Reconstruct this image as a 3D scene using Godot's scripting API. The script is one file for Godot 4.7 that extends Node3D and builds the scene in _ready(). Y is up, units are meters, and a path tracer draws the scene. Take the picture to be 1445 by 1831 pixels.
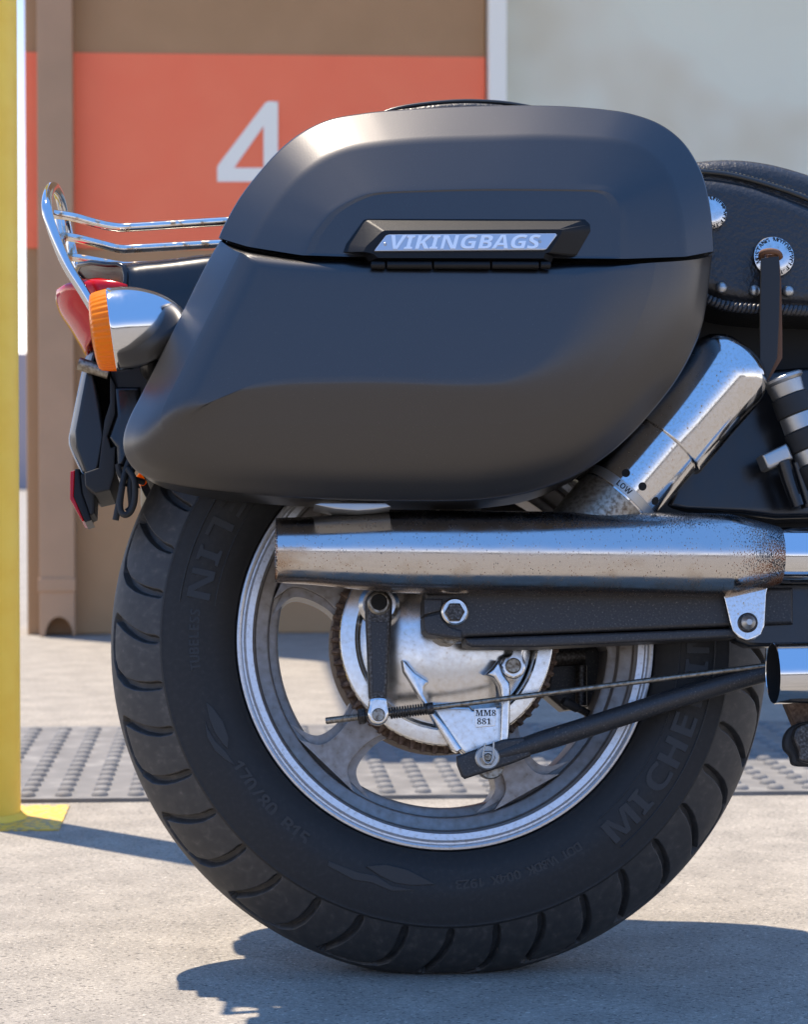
extends Node3D
# ---------------------------------------------------------------- camera figures
const F := 4323.0                     # focal length in pixels of the 1445 x 1831 photograph
const LEAN := deg_to_rad(9.0)         # the motorcycle leans on its side stand, away from the viewer
const HUB := Vector3(0, 0.324, 0)     # wheel centre in the motorcycle's own frame
var cam_pos: Vector3
var cam_basis: Basis
var bike_basis: Basis
var M := {}
var used := {}

# ---------------------------------------------------------------- mesh collector
class MB:
	var v := PackedVector3Array()
	func tri(a: Vector3, b: Vector3, c: Vector3):
		v.push_back(a); v.push_back(b); v.push_back(c)
	func quad(a: Vector3, b: Vector3, c: Vector3, d: Vector3):
		tri(a, b, c); tri(a, c, d)
	func rings(rs: Array, wrap := true):
		for i in rs.size() - 1:
			var a = rs[i]
			var b = rs[i + 1]
			var n: int = a.size()
			for j in (n if wrap else n - 1):
				var k := (j + 1) % n
				quad(a[j], a[k], b[k], b[j])
	func fan(ring):
		var c := Vector3.ZERO
		for p in ring: c += p
		c /= ring.size()
		for j in ring.size():
			tri(c, ring[j], ring[(j + 1) % ring.size()])
	func cap(ring):
		var flat := PackedVector2Array()
		for p in ring: flat.push_back(Vector2(p.x, p.y) * 1000.0)
		var t := Geometry2D.triangulate_polygon(flat)
		if t.size() == 0: print("no cap ", ring.size(), " ", ring[0])
		for i in range(0, t.size(), 3):
			tri(ring[t[i]], ring[t[i + 1]], ring[t[i + 2]])
	func mesh(crease := 40.0, mirror := false) -> ArrayMesh:
		var n := v.size()
		if mirror:
			for i in n: v[i] = Vector3(v[i].x, v[i].y, -v[i].z)
			for i in range(0, n, 3):
				var t := v[i]; v[i] = v[i + 1]; v[i + 1] = t
		var fn := PackedVector3Array()
		var at := {}
		var keep := PackedVector3Array()
		for i in range(0, n, 3):
			var c := (v[i + 2] - v[i]).cross(v[i + 1] - v[i])
			if c.length() < 1e-13: continue
			keep.push_back(v[i]); keep.push_back(v[i + 1]); keep.push_back(v[i + 2])
			fn.push_back(c)
		v = keep
		n = v.size()
		var fu := PackedVector3Array()
		for c in fn: fu.push_back(c.normalized())
		for i in n:
			var key := Vector3i((v[i] * 50000.0).round())
			if at.has(key): at[key].push_back(i / 3)
			else: at[key] = PackedInt32Array([i / 3])
		var limit := cos(deg_to_rad(crease))
		var nn := PackedVector3Array()
		nn.resize(n)
		for i in n:
			var own := fu[i / 3]
			var s := Vector3.ZERO
			for f in at[Vector3i((v[i] * 50000.0).round())]:
				if fu[f].dot(own) > limit: s += fn[f]
			nn[i] = s.normalized() if s.length() > 1e-14 else own
		var arr := []
		arr.resize(Mesh.ARRAY_MAX)
		arr[Mesh.ARRAY_VERTEX] = v
		arr[Mesh.ARRAY_NORMAL] = nn
		var m := ArrayMesh.new()
		m.add_surface_from_arrays(Mesh.PRIMITIVE_TRIANGLES, arr)
		return m

# ---------------------------------------------------------------- pixel to place
func ray(u: float, w: float) -> Vector3:
	return cam_basis * Vector3((u - 722.5) / F, -(w - 915.5) / F, -1.0)
func L(u: float, w: float, z: float) -> Vector3:          # on the plane z of the motorcycle's frame
	var o := bike_basis.inverse() * cam_pos
	var d := bike_basis.inverse() * ray(u, w)
	return o + d * ((z - o.z) / d.z)
func W(u: float, w: float, z: float) -> Vector3:          # on an upright world plane
	var d := ray(u, w)
	return cam_pos + d * ((z - cam_pos.z) / d.z)
func G(u: float, w: float) -> Vector3:                    # on the ground
	var d := ray(u, w)
	return cam_pos + d * (-cam_pos.y / d.y)
func LP(list: Array, z: float) -> Array:
	var r := []
	for p in list: r.push_back(L(p[0], p[1], z))
	return r
func LQ(list: Array) -> Array:                            # [u, v, z] triples
	var r := []
	for p in list: r.push_back(L(p[0], p[1], p[2]))
	return r
func mm(px: float, z: float) -> float:
	return px * (2.43 - z) / F

# ---------------------------------------------------------------- curves and shapes
func smooth(p: Array, n := 6, closed := false) -> Array:
	var r := []
	var c := p.size()
	for i in (c if closed else c - 1):
		var a = p[(i - 1 + c) % c] if closed else p[max(i - 1, 0)]
		var b = p[i]
		var d = p[(i + 1) % c]
		var e = p[(i + 2) % c] if closed else p[min(i + 2, c - 1)]
		for k in n:
			var t := float(k) / n
			r.push_back(0.5 * (2.0 * b + (d - a) * t + (2.0 * a - 5.0 * b + 4.0 * d - e) * t * t + (3.0 * b - a - 3.0 * d + e) * t * t * t))
	if not closed: r.push_back(p[c - 1])
	return r
func resample(p: Array, n: int) -> Array:                 # n + 1 points by arc length
	var acc := [0.0]
	for i in p.size() - 1: acc.push_back(acc[i] + p[i].distance_to(p[i + 1]))
	var r := []
	var j := 0
	for k in n + 1:
		var want: float = acc[-1] * k / n
		while j < p.size() - 2 and acc[j + 1] < want: j += 1
		var seg: float = acc[j + 1] - acc[j]
		r.push_back(p[j].lerp(p[j + 1], clampf((want - acc[j]) / max(seg, 1e-9), 0, 1)))
	return r
func frame(d: Vector3) -> Array:
	var up := Vector3.UP if absf(d.y) < 0.9 else Vector3.RIGHT
	var s := d.cross(up).normalized()
	return [s, s.cross(d).normalized()]
func circle(c: Vector3, s: Vector3, t: Vector3, r: float, n: int) -> Array:
	var o := []
	for k in n:
		var a := TAU * k / n
		o.push_back(c + s * (cos(a) * r) + t * (sin(a) * r))
	return o
func lathe(mb: MB, p0: Vector3, p1: Vector3, prof: Array, n := 40, caps := true):   # prof: [metres along from p0, radius]
	var d := (p1 - p0).normalized()
	var fr := frame(d)
	var rs := []
	for q in prof: rs.push_back(circle(p0 + d * q[0], fr[0], fr[1], max(q[1], 0.00005), n))
	mb.rings(rs)
	if caps:
		mb.fan(rs[0].duplicate()); 
		var e: Array = rs[-1].duplicate(); e.reverse(); mb.fan(e)
func tube(mb: MB, pts: Array, rad, n := 14, caps := true):
	var rs := []
	var s := Vector3.ZERO
	for i in pts.size():
		var d: Vector3 = (pts[min(i + 1, pts.size() - 1)] - pts[max(i - 1, 0)]).normalized()
		if i == 0: s = frame(d)[0]
		s = (s - d * s.dot(d)).normalized()
		var r: float = rad[i] if rad is Array else rad
		rs.push_back(circle(pts[i], s, d.cross(s), r, n))
	mb.rings(rs)
	if caps:
		mb.fan(rs[0].duplicate())
		var e: Array = rs[-1].duplicate(); e.reverse(); mb.fan(e)
func turned(p: Array) -> Array:                            # counterclockwise in x, y
	var a := 0.0
	for i in p.size():
		var q: Vector3 = p[i]
		var w: Vector3 = p[(i + 1) % p.size()]
		a += q.x * w.y - w.x * q.y
	if a < 0:
		var r := p.duplicate(); r.reverse(); return r
	return p
func inset(p: Array, d: float) -> Array:
	var r := []
	var n := p.size()
	for i in n:
		var a: Vector3 = p[(i - 1 + n) % n]
		var b: Vector3 = p[i]
		var c: Vector3 = p[(i + 1) % n]
		var e := Vector2(b.x - a.x, b.y - a.y).normalized()
		var f := Vector2(c.x - b.x, c.y - b.y).normalized()
		var n1 := Vector2(-e.y, e.x)
		var n2 := Vector2(-f.y, f.x)
		var m := (n1 + n2)
		var k: float = d * 2.0 / max(m.length_squared(), 0.8)
		r.push_back(Vector3(b.x + m.x * k, b.y + m.y * k, b.z))
	return r
func shifted(p: Array, dz: float) -> Array:
	var r := []
	for q in p: r.push_back(q + Vector3(0, 0, dz))
	return r
func slab(mb: MB, pts: Array, thick: float, bevel := 0.0015):   # pts on the front plane, body behind it
	var p := turned(pts)
	for k in [1.0, 0.75, 0.55, 0.4, 0.25, 0.12, 0.04]:      # a bevel too wide for the outline would fold over
		var flat_p := PackedVector2Array()
		for q in inset(p, bevel * k): flat_p.push_back(Vector2(q.x, q.y) * 1000.0)
		if Geometry2D.triangulate_polygon(flat_p).size() > 0:
			bevel *= k
			break
	var rs := []
	var steps := 2 if bevel < 0.0025 else (4 if bevel < 0.008 else 7)
	for k in steps + 1:
		var a := PI * 0.5 * k / steps
		rs.push_back(shifted(inset(p, bevel * (1.0 - sin(a))), -bevel * (1.0 - cos(a))))
	rs.push_back(shifted(p, -thick + bevel))
	rs.push_back(shifted(inset(p, bevel), -thick))
	for i in rs.size() - 1: mb.rings([rs[i + 1], rs[i]])
	mb.cap(rs[0])
	mb.cap(rs[-1])
func box(mb: MB, c: Vector3, h: Vector3, b := Basis()):
	var p := []
	for i in 8: p.push_back(c + b * Vector3(h.x * (1 if i & 1 else -1), h.y * (1 if i & 2 else -1), h.z * (1 if i & 4 else -1)))
	for q in [[0, 2, 3, 1], [4, 5, 7, 6], [0, 1, 5, 4], [2, 6, 7, 3], [0, 4, 6, 2], [1, 3, 7, 5]]:
		mb.quad(p[q[0]], p[q[1]], p[q[2]], p[q[3]])
func cbox(mb: MB, c: Vector3, h: Vector3, r := 0.004):        # bevelled upright box
	var o := [Vector3(c.x - h.x, c.y - h.y, c.z + h.z), Vector3(c.x + h.x, c.y - h.y, c.z + h.z), Vector3(c.x + h.x, c.y + h.y, c.z + h.z), Vector3(c.x - h.x, c.y + h.y, c.z + h.z)]
	slab(mb, o, h.z * 2, r)
func disc(mb: MB, u: float, w: float, z0: float, z1: float, rpx: float, n := 32, bevel := 0.0012):   # a round boss along the axle direction
	var c := L(u, w, z1)
	var r := mm(rpx, z1)
	lathe(mb, Vector3(c.x, c.y, z0), Vector3(c.x, c.y, z1), [[0, r], [z1 - z0 - bevel, r], [z1 - z0, r - bevel]], n)
func hexhead(mb: MB, u: float, w: float, z0: float, z1: float, rpx: float):
	var c := L(u, w, z1)
	var r := mm(rpx, z1)
	lathe(mb, Vector3(c.x, c.y, z0), Vector3(c.x, c.y, z1), [[0, r], [z1 - z0 - 0.001, r], [z1 - z0, r * 0.86]], 6)
func letter_mesh(txt: String, h: float, depth: float, fonts: Array, weight := 700, italic := false) -> Array:
	var t := TextMesh.new()
	var f := SystemFont.new()
	f.font_names = PackedStringArray(fonts)
	f.font_weight = weight
	f.font_italic = italic
	t.font = f
	t.text = txt
	t.font_size = 64
	t.pixel_size = h / 46.0
	t.depth = depth
	t.curve_step = 1.0
	return t.get_mesh_arrays()
func put_text(mb: MB, arr: Array, x: Transform3D, shear := 0.0):
	var vs: PackedVector3Array = arr[Mesh.ARRAY_VERTEX]
	var ix = arr[Mesh.ARRAY_INDEX]
	if ix == null or ix.size() == 0:
		for q in vs: mb.v.push_back(x * (q + Vector3(q.y * shear, 0, 0)))
	else:
		for k in ix:
			var q: Vector3 = vs[k]
			mb.v.push_back(x * (q + Vector3(q.y * shear, 0, 0)))

# ---------------------------------------------------------------- nodes
func numbered(called: String) -> String:
	used[called] = used.get(called, 0) + 1
	return called if used[called] == 1 else "%s_%03d" % [called, used[called] - 1]
func put(m: Mesh, called: String, mat: Material, parent: Node) -> MeshInstance3D:
	var o := MeshInstance3D.new()
	o.mesh = m
	o.name = called
	if mat: o.material_override = mat
	o.cast_shadow = GeometryInstance3D.SHADOW_CASTING_SETTING_ON
	parent.add_child(o, true)
	return o
func part(mb: MB, called: String, mat: Material, parent: Node, crease := 40.0) -> MeshInstance3D:
	return put(mb.mesh(crease), called, mat, parent)
func thing(called: String, label: String, category: String, group := "") -> Node3D:
	var o := Node3D.new()
	o.name = numbered(called)
	add_child(o)
	o.set_meta("label", label)
	o.set_meta("category", category)
	if group: o.set_meta("group", group)
	return o
func grouped(called: String, parent: Node) -> Node3D:
	var o := Node3D.new()
	o.name = called
	parent.add_child(o, true)
	return o

# ---------------------------------------------------------------- textures
func noise(size: int, freq: float, sd: int, oct := 4, kind := FastNoiseLite.TYPE_SIMPLEX_SMOOTH) -> Image:
	var n := FastNoiseLite.new()
	n.noise_type = kind
	n.seed = sd
	n.frequency = freq
	n.fractal_octaves = oct
	var i := n.get_seamless_image(size, size)
	i.convert(Image.FORMAT_L8)
	return i
func tinted(img: Image, stops: Array) -> Image:             # stops: [position 0..1, sRGB colour]
	var lut := PackedByteArray()
	for k in 256:
		var t := k / 255.0
		var c: Color = stops[-1][1]
		for s in stops.size() - 1:
			if t <= stops[s + 1][0]:
				c = stops[s][1].lerp(stops[s + 1][1], clampf((t - stops[s][0]) / max(stops[s + 1][0] - stops[s][0], 0.001), 0, 1))
				break
		lut.push_back(int(clampf(c.r, 0, 1) * 255)); lut.push_back(int(clampf(c.g, 0, 1) * 255)); lut.push_back(int(clampf(c.b, 0, 1) * 255))
	var src := img.get_data()
	var out := PackedByteArray()
	out.resize(src.size() * 3)
	for k in src.size():
		var s := src[k] * 3
		out[k * 3] = lut[s]; out[k * 3 + 1] = lut[s + 1]; out[k * 3 + 2] = lut[s + 2]
	return Image.create_from_data(img.get_width(), img.get_height(), false, Image.FORMAT_RGB8, out)
func tex(i: Image) -> ImageTexture:
	return ImageTexture.create_from_image(i)
func grey(a: float, b: float) -> Array:
	return [[0.0, Color(a, a, a)], [1.0, Color(b, b, b)]]
func flat(c: Color, rough: float, metal := 0.0) -> StandardMaterial3D:
	var m := StandardMaterial3D.new()
	m.albedo_color = c
	m.roughness = rough
	m.metallic = metal
	return m
func tri(m: StandardMaterial3D, per_metre: float, world := false) -> StandardMaterial3D:
	m.uv1_triplanar = true
	m.uv1_world_triplanar = world
	m.uv1_scale = Vector3.ONE * per_metre
	return m
func bump(m: StandardMaterial3D, t: Texture2D, cm: float) -> StandardMaterial3D:
	m.heightmap_enabled = true
	m.heightmap_texture = t
	m.heightmap_scale = cm
	return m

func make_materials():
	var fine := noise(256, 0.25, 3, 2)
	var soft := noise(512, 0.02, 5, 5)
	var blot := noise(512, 0.012, 8, 4)
	var gritty := noise(512, 0.12, 9, 3)
	var t_fine := tex(fine)
	var t_soft := tex(soft)
	var t_grit := tex(gritty)
	# satin black paint with an orange-peel grain
	var m := flat(Color(1, 1, 1), 0.355, 1.0)
	var dust := Image.create(512, 512, false, Image.FORMAT_RGB8)
	dust.fill(Color(0.312, 0.308, 0.308))
	var drng := RandomNumberGenerator.new()
	drng.seed = 77
	for k in 9000:                                     # metal flake, and a little dust
		var t := drng.randf_range(-0.05, 0.07)
		if k % 60 == 0: t = drng.randf_range(0.15, 0.34)
		dust.set_pixel(drng.randi_range(0, 511), drng.randi_range(0, 511), Color(0.312 + t, 0.308 + t, 0.308 + t))
	m.albedo_texture = tex(dust)
	m.metallic_specular = 0.85
	M.satin = bump(tri(m, 9.0), t_fine, 0.0035)
	m = flat(Color(0.06, 0.06, 0.065), 0.42)
	m.metallic_specular = 0.35
	M.black_texture = bump(tri(m, 14.0), t_fine, 0.015)
	m = flat(Color(0.10, 0.10, 0.105), 0.14)
	m.albedo_texture = tex(tinted(gritty, [[0.0, Color(0.85, 0.85, 0.85)], [0.78, Color(1, 1, 1)], [0.9, Color(1.0, 1.0, 1.0)]]))
	m.roughness_texture = tex(tinted(soft, grey(0.6, 1.0)))
	m.roughness = 0.28
	M.black_gloss = tri(m, 5.0)
	m = flat(Color(1, 1, 1), 0.5)
	m.albedo_texture = tex(tinted(gritty, [[0.0, Color(0.10, 0.10, 0.11)], [0.62, Color(0.15, 0.15, 0.155)], [0.74, Color(0.20, 0.19, 0.18)], [0.86, Color(0.42, 0.40, 0.38)]]))
	M.black_dusty = bump(tri(m, 6.0), t_grit, 0.006)
	M.dark_sheet = flat(Color(0.07, 0.065, 0.065), 0.35)
	M.strap_black = flat(Color(0.10, 0.10, 0.10), 0.6)
	M.rubber_matte = flat(Color(0.11, 0.11, 0.11), 0.7)
	# metals
	m = flat(Color(0.78, 0.785, 0.79), 0.10, 1.0)
	m.roughness_texture = tex(tinted(soft, grey(0.35, 1.0)))
	m.roughness = 0.16
	M.chrome = tri(m, 6.0)
	m = flat(Color(1, 1, 1), 1.0, 1.0)
	var pit := noise(512, 0.11, 21, 4)
	m.albedo_texture = tex(tinted(pit, [[0.0, Color(0.40, 0.22, 0.10)], [0.13, Color(0.55, 0.36, 0.20)], [0.20, Color(0.74, 0.71, 0.67)], [0.5, Color(0.78, 0.78, 0.78)], [1.0, Color(0.80, 0.80, 0.805)]]))
	m.roughness_texture = tex(tinted(pit, [[0.0, Color(0.8, 0.8, 0.8)], [0.18, Color(0.5, 0.5, 0.5)], [0.24, Color(0.13, 0.13, 0.13)], [1.0, Color(0.10, 0.10, 0.10)]]))
	M.chrome_rusty = tri(m, 4.5)
	m = flat(Color(1, 1, 1), 1.0, 1.0)
	m.albedo_texture = tex(tinted(noise(512, 0.05, 31, 5), [[0.0, Color(0.64, 0.60, 0.54)], [0.20, Color(0.77, 0.755, 0.735)], [0.45, Color(0.79, 0.785, 0.775)], [1.0, Color(0.83, 0.83, 0.83)]]))
	m.roughness_texture = tex(tinted(noise(512, 0.02, 32, 5), grey(0.27, 0.17)))
	M.polished = tri(m, 5.0)
	# cast wheel: silver lacquer with brown brake dust
	m = flat(Color(1, 1, 1), 0.42, 0.65)
	m.albedo_texture = tex(tinted(noise(512, 0.035, 41, 5), [[0.0, Color(0.38, 0.335, 0.30)], [0.25, Color(0.49, 0.465, 0.44)], [0.6, Color(0.53, 0.51, 0.495)], [1.0, Color(0.58, 0.57, 0.56)]]))
	M.cast = bump(tri(m, 5.0), t_grit, 0.004)
	m = flat(Color(1, 1, 1), 0.36, 0.75)
	m.albedo_texture = tex(tinted(noise(512, 0.09, 43, 4), [[0.0, Color(0.62, 0.58, 0.54)], [0.22, Color(0.76, 0.75, 0.74)], [0.4, Color(0.80, 0.80, 0.80)], [1.0, Color(0.83, 0.83, 0.84)]]))
	M.rim_lip = tri(m, 4.0)
	m = flat(Color(1, 1, 1), 0.7, 0.3)
	m.albedo_texture = tex(tinted(noise(512, 0.05, 47, 4), [[0.0, Color(0.20, 0.13, 0.09)], [0.5, Color(0.36, 0.28, 0.22)], [1.0, Color(0.50, 0.43, 0.37)]]))
	M.fin = tri(m, 6.0)
	m = flat(Color(1, 1, 1), 0.45, 0.9)
	m.albedo_texture = tex(tinted(noise(256, 0.06, 51, 4), [[0.0, Color(0.30, 0.25, 0.20)], [0.5, Color(0.56, 0.53, 0.48)], [1.0, Color(0.68, 0.67, 0.64)]]))
	M.steel = tri(m, 12.0)
	m = flat(Color(1, 1, 1), 0.5, 0.8)
	m.albedo_texture = tex(tinted(noise(256, 0.08, 53, 4), [[0.0, Color(0.16, 0.14, 0.12)], [0.6, Color(0.30, 0.29, 0.28)], [1.0, Color(0.46, 0.45, 0.44)]]))
	M.dark_steel = bump(tri(m, 14.0), t_grit, 0.008)
	m = flat(Color(0.66, 0.66, 0.65), 0.38, 0.9)
	var rr := flat(Color(1, 1, 1), 1.0, 1.0)
	var streak := noise(512, 0.035, 23, 4)
	rr.albedo_texture = tex(tinted(streak, [[0.0, Color(0.50, 0.32, 0.17)], [0.20, Color(0.66, 0.50, 0.33)], [0.34, Color(0.84, 0.81, 0.77)], [1.0, Color(0.88, 0.88, 0.88)]]))
	rr.roughness_texture = tex(tinted(streak, [[0.0, Color(0.6, 0.6, 0.6)], [0.24, Color(0.34, 0.34, 0.34)], [0.36, Color(0.12, 0.12, 0.12)], [1.0, Color(0.09, 0.09, 0.09)]]))
	M.rack_rust = tri(rr, 3.0)
	M.plate_letter = flat(Color(0.90, 0.90, 0.90), 0.42, 0.6)
	M.name_metal = flat(Color(0.70, 0.715, 0.74), 0.36, 0.9)
	M.grey_metal = bump(tri(m, 8.0), t_grit, 0.004)
	# rubber
	m = flat(Color(1, 1, 1), 0.72)
	m.albedo_texture = tex(tinted(noise(512, 0.04, 61, 5), [[0.0, Color(0.08, 0.078, 0.078)], [0.5, Color(0.095, 0.092, 0.09)], [0.8, Color(0.12, 0.116, 0.112)], [1.0, Color(0.20, 0.19, 0.18)]]))
	M.sidewall = bump(tri(m, 7.0), t_fine, 0.008)
	m = flat(Color(1, 1, 1), 0.62)
	m.albedo_texture = tex(tinted(noise(512, 0.03, 63, 5), [[0.0, Color(0.15, 0.146, 0.142)], [0.5, Color(0.18, 0.173, 0.167)], [0.72, Color(0.22, 0.208, 0.196)], [0.88, Color(0.30, 0.28, 0.26)], [1.0, Color(0.40, 0.365, 0.33)]]))
	M.tread = bump(tri(m, 5.0), t_grit, 0.008)
	M.raised_rubber = flat(Color(0.088, 0.09, 0.094), 0.5)
	# leather
	m = flat(Color(0.15, 0.15, 0.155), 0.36)
	M.leather = bump(tri(m, 9.0), tex(noise(512, 0.045, 71, 5, FastNoiseLite.TYPE_CELLULAR)), 0.07)
	M.leather_edge = flat(Color(0.40, 0.27, 0.18), 0.8)
	M.stitch = flat(Color(0.36, 0.34, 0.28), 0.7)
	M.piping = flat(Color(0.13, 0.13, 0.12), 0.3)
	# lenses
	m = flat(Color(1.0, 0.60, 0.03), 0.12)
	m.backlight_enabled = true
	m.backlight = Color(1.0, 0.5, 0.04)
	M.amber = m
	m = flat(Color(0.72, 0.03, 0.04), 0.10)
	m.backlight_enabled = true
	m.backlight = Color(0.6, 0.02, 0.02)
	M.red_lens = m
	M.paper = flat(Color(0.80, 0.80, 0.78), 0.6)
	M.ink = flat(Color(0.06, 0.06, 0.06), 0.7)
	M.hole = flat(Color(0.02, 0.02, 0.02), 0.9)
	M.yellow_label = flat(Color(0.78, 0.66, 0.10), 0.5)
	# surroundings
	m = flat(Color(1, 1, 1), 0.42)
	m.albedo_texture = tex(tinted(blot, [[0.0, Color(0.96, 0.75, 0.20)], [0.45, Color(0.98, 0.79, 0.25)], [1.0, Color(0.99, 0.82, 0.30)]]))
	M.yellow = bump(tri(m, 2.5), t_soft, 0.02)
	m = flat(Color(1, 1, 1), 0.6)
	m.albedo_texture = tex(tinted(blot, [[0.0, Color(0.655, 0.50, 0.335)], [1.0, Color(0.685, 0.525, 0.36)]]))
	var yw := flat(Color(1, 1, 1), 0.6)
	yw.albedo_texture = tex(tinted(noise(512, 0.03, 88, 5), [[0.0, Color(0.60, 0.56, 0.48)], [0.36, Color(0.66, 0.58, 0.40)], [0.46, Color(0.86, 0.69, 0.24)], [1.0, Color(0.91, 0.74, 0.28)]]))
	M.yellow_worn = tri(yw, 4.0)
	M.brown_wall = tri(m, 0.8)
	m = flat(Color(1, 1, 1), 0.55)
	m.albedo_texture = tex(tinted(blot, [[0.0, Color(0.665, 0.525, 0.395)], [1.0, Color(0.705, 0.555, 0.42)]]))
	M.brown_post = tri(m, 0.9)
	m = flat(Color(1, 1, 1), 0.5)
	m.albedo_texture = tex(tinted(blot, [[0.0, Color(0.99, 0.46, 0.295)], [1.0, Color(1.0, 0.495, 0.325)]]))
	M.orange = tri(m, 0.7)
	M.white_paint = flat(Color(0.96, 0.94, 0.875), 0.5)
	m = flat(Color(1, 1, 1), 0.5)
	m.albedo_texture = tex(tinted(noise(512, 0.008, 81, 3), [[0.0, Color(0.83, 0.785, 0.67)], [0.33, Color(0.865, 0.84, 0.745)], [0.5, Color(0.88, 0.875, 0.785)], [1.0, Color(0.89, 0.89, 0.80)]]))
	M.pale_door = tri(m, 0.45)
	M.low_wall = flat(Color(0.42, 0.40, 0.38), 0.8)
	M.low_roof = flat(Color(0.30, 0.29, 0.28), 0.8)
	M.mauve = flat(Color(0.62, 0.57, 0.57), 0.8)
	# concrete: cream slab, sandy grain, dark pits, faint broom marks
	var big := noise(1024, 0.006, 91, 5)
	var grain := noise(1024, 0.35, 93, 2)
	var mid := noise(1024, 0.09, 95, 3)
	var a := big.get_data()
	var b := grain.get_data()
	var c := mid.get_data()
	var alb := PackedByteArray()
	alb.resize(1024 * 1024 * 3)
	var hgt := PackedByteArray()
	hgt.resize(1024 * 1024)
	var rng := RandomNumberGenerator.new()
	rng.seed = 5
	var speck := PackedFloat32Array()
	speck.resize(1024 * 1024)
	for k in 15000:                                    # dark pits and pale sand grains of a few pixels
		var cx := rng.randi_range(0, 1023)
		var cy := rng.randi_range(0, 1023)
		var dark := rng.randf() < 0.62
		var rx := rng.randf_range(0.7, 2.6) if rng.randf() < 0.85 else rng.randf_range(2.5, 5.0)
		var ry := rng.randf_range(0.6, 1.8)
		var amp := rng.randf_range(0.05, 0.26) * (-1.0 if dark else 0.75)
		for dy in range(-2, 3):
			for dx in range(-5, 6):
				if dx * dx / (rx * rx) + dy * dy / (ry * ry) <= 1.0:
					speck[((cy + dy) & 1023) * 1024 + ((cx + dx) & 1023)] = amp
	for i in 1024 * 1024:
		var g := (b[i] - 128) / 128.0
		var q := (c[i] - 128) / 128.0
		var big_t := (a[i] - 128) / 128.0
		var tone := 0.548 + 0.045 * big_t + 0.07 * g + 0.06 * q + rng.randf_range(-0.045, 0.045) + speck[i]
		alb[i * 3] = int(clampf(tone * 1.01, 0, 1) * 255)
		alb[i * 3 + 1] = int(clampf(tone * 0.965, 0, 1) * 255)
		alb[i * 3 + 2] = int(clampf(tone * 0.89, 0, 1) * 255)
		hgt[i] = int(clampf(0.55 + 0.16 * g + 0.20 * q + speck[i] * 1.1, 0, 1) * 255)
	m = flat(Color(1, 1, 1), 0.85)
	m.albedo_texture = tex(Image.create_from_data(1024, 1024, false, Image.FORMAT_RGB8, alb))
	M.concrete = bump(tri(m, 1.45, true), tex(Image.create_from_data(1024, 1024, false, Image.FORMAT_L8, hgt)), 0.22)
	m = flat(Color(1, 1, 1), 0.7)
	m.albedo_texture = tex(tinted(soft, [[0.0, Color(0.38, 0.375, 0.365)], [0.6, Color(0.44, 0.432, 0.42)], [1.0, Color(0.54, 0.53, 0.51)]]))
	M.tactile = tri(m, 1.2, true)
	M.roof = flat(Color(0.72, 0.70, 0.67), 0.8)

# ================================================================= the saddlebag
func contour(curve: Array, seam: Array, z: float, nc: int, ns: int, cuts := []) -> Array:
	var pts := smooth(LP(curve, z), 8)
	var r := []
	if cuts.size() == 0:
		r = resample(pts, nc)
	else:
		var from := 0
		for i in cuts.size() + 1:
			var to: int = cuts[i] * 8 if i < cuts.size() else pts.size() - 1
			var piece := resample(pts.slice(from, to + 1), nc / (cuts.size() + 1))
			piece.pop_back()
			r += piece
			from = to
		r.push_back(pts[-1])
	var s := resample(smooth(LP(seam, z), 6), ns)
	r.pop_back()
	s.pop_back()
	return r + s
func rounded(mb: MB, rs: Array, soft: Array):
	# rs: rings from the back to the face; soft[i]: how far the turn at ring i spreads to its neighbours
	var out := [rs[0]]
	for i in range(1, rs.size() - 1):
		var k: float = soft[i]
		if k <= 0.0:
			out.push_back(rs[i])
			continue
		for t in [0.0, 0.2, 0.4, 0.6, 0.8, 1.0]:
			var r := []
			for j in rs[i].size():
				var p: Vector3 = rs[i][j]
				var a: Vector3 = p.lerp(rs[i - 1][j], k)
				var b: Vector3 = p.lerp(rs[i + 1][j], k)
				r.push_back(a.lerp(p, t).lerp(p.lerp(b, t), t))
			out.push_back(r)
	out.push_back(rs[-1])
	mb.rings(out)
func shrunk(r: Array, k: float, dz: float) -> Array:
	var c := Vector3.ZERO
	for p in r: c += p
	c /= r.size()
	var o := []
	for p in r:
		var q: Vector3 = c + (p - c) * k
		o.push_back(Vector3(q.x, q.y, p.z + dz))
	return o
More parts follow.
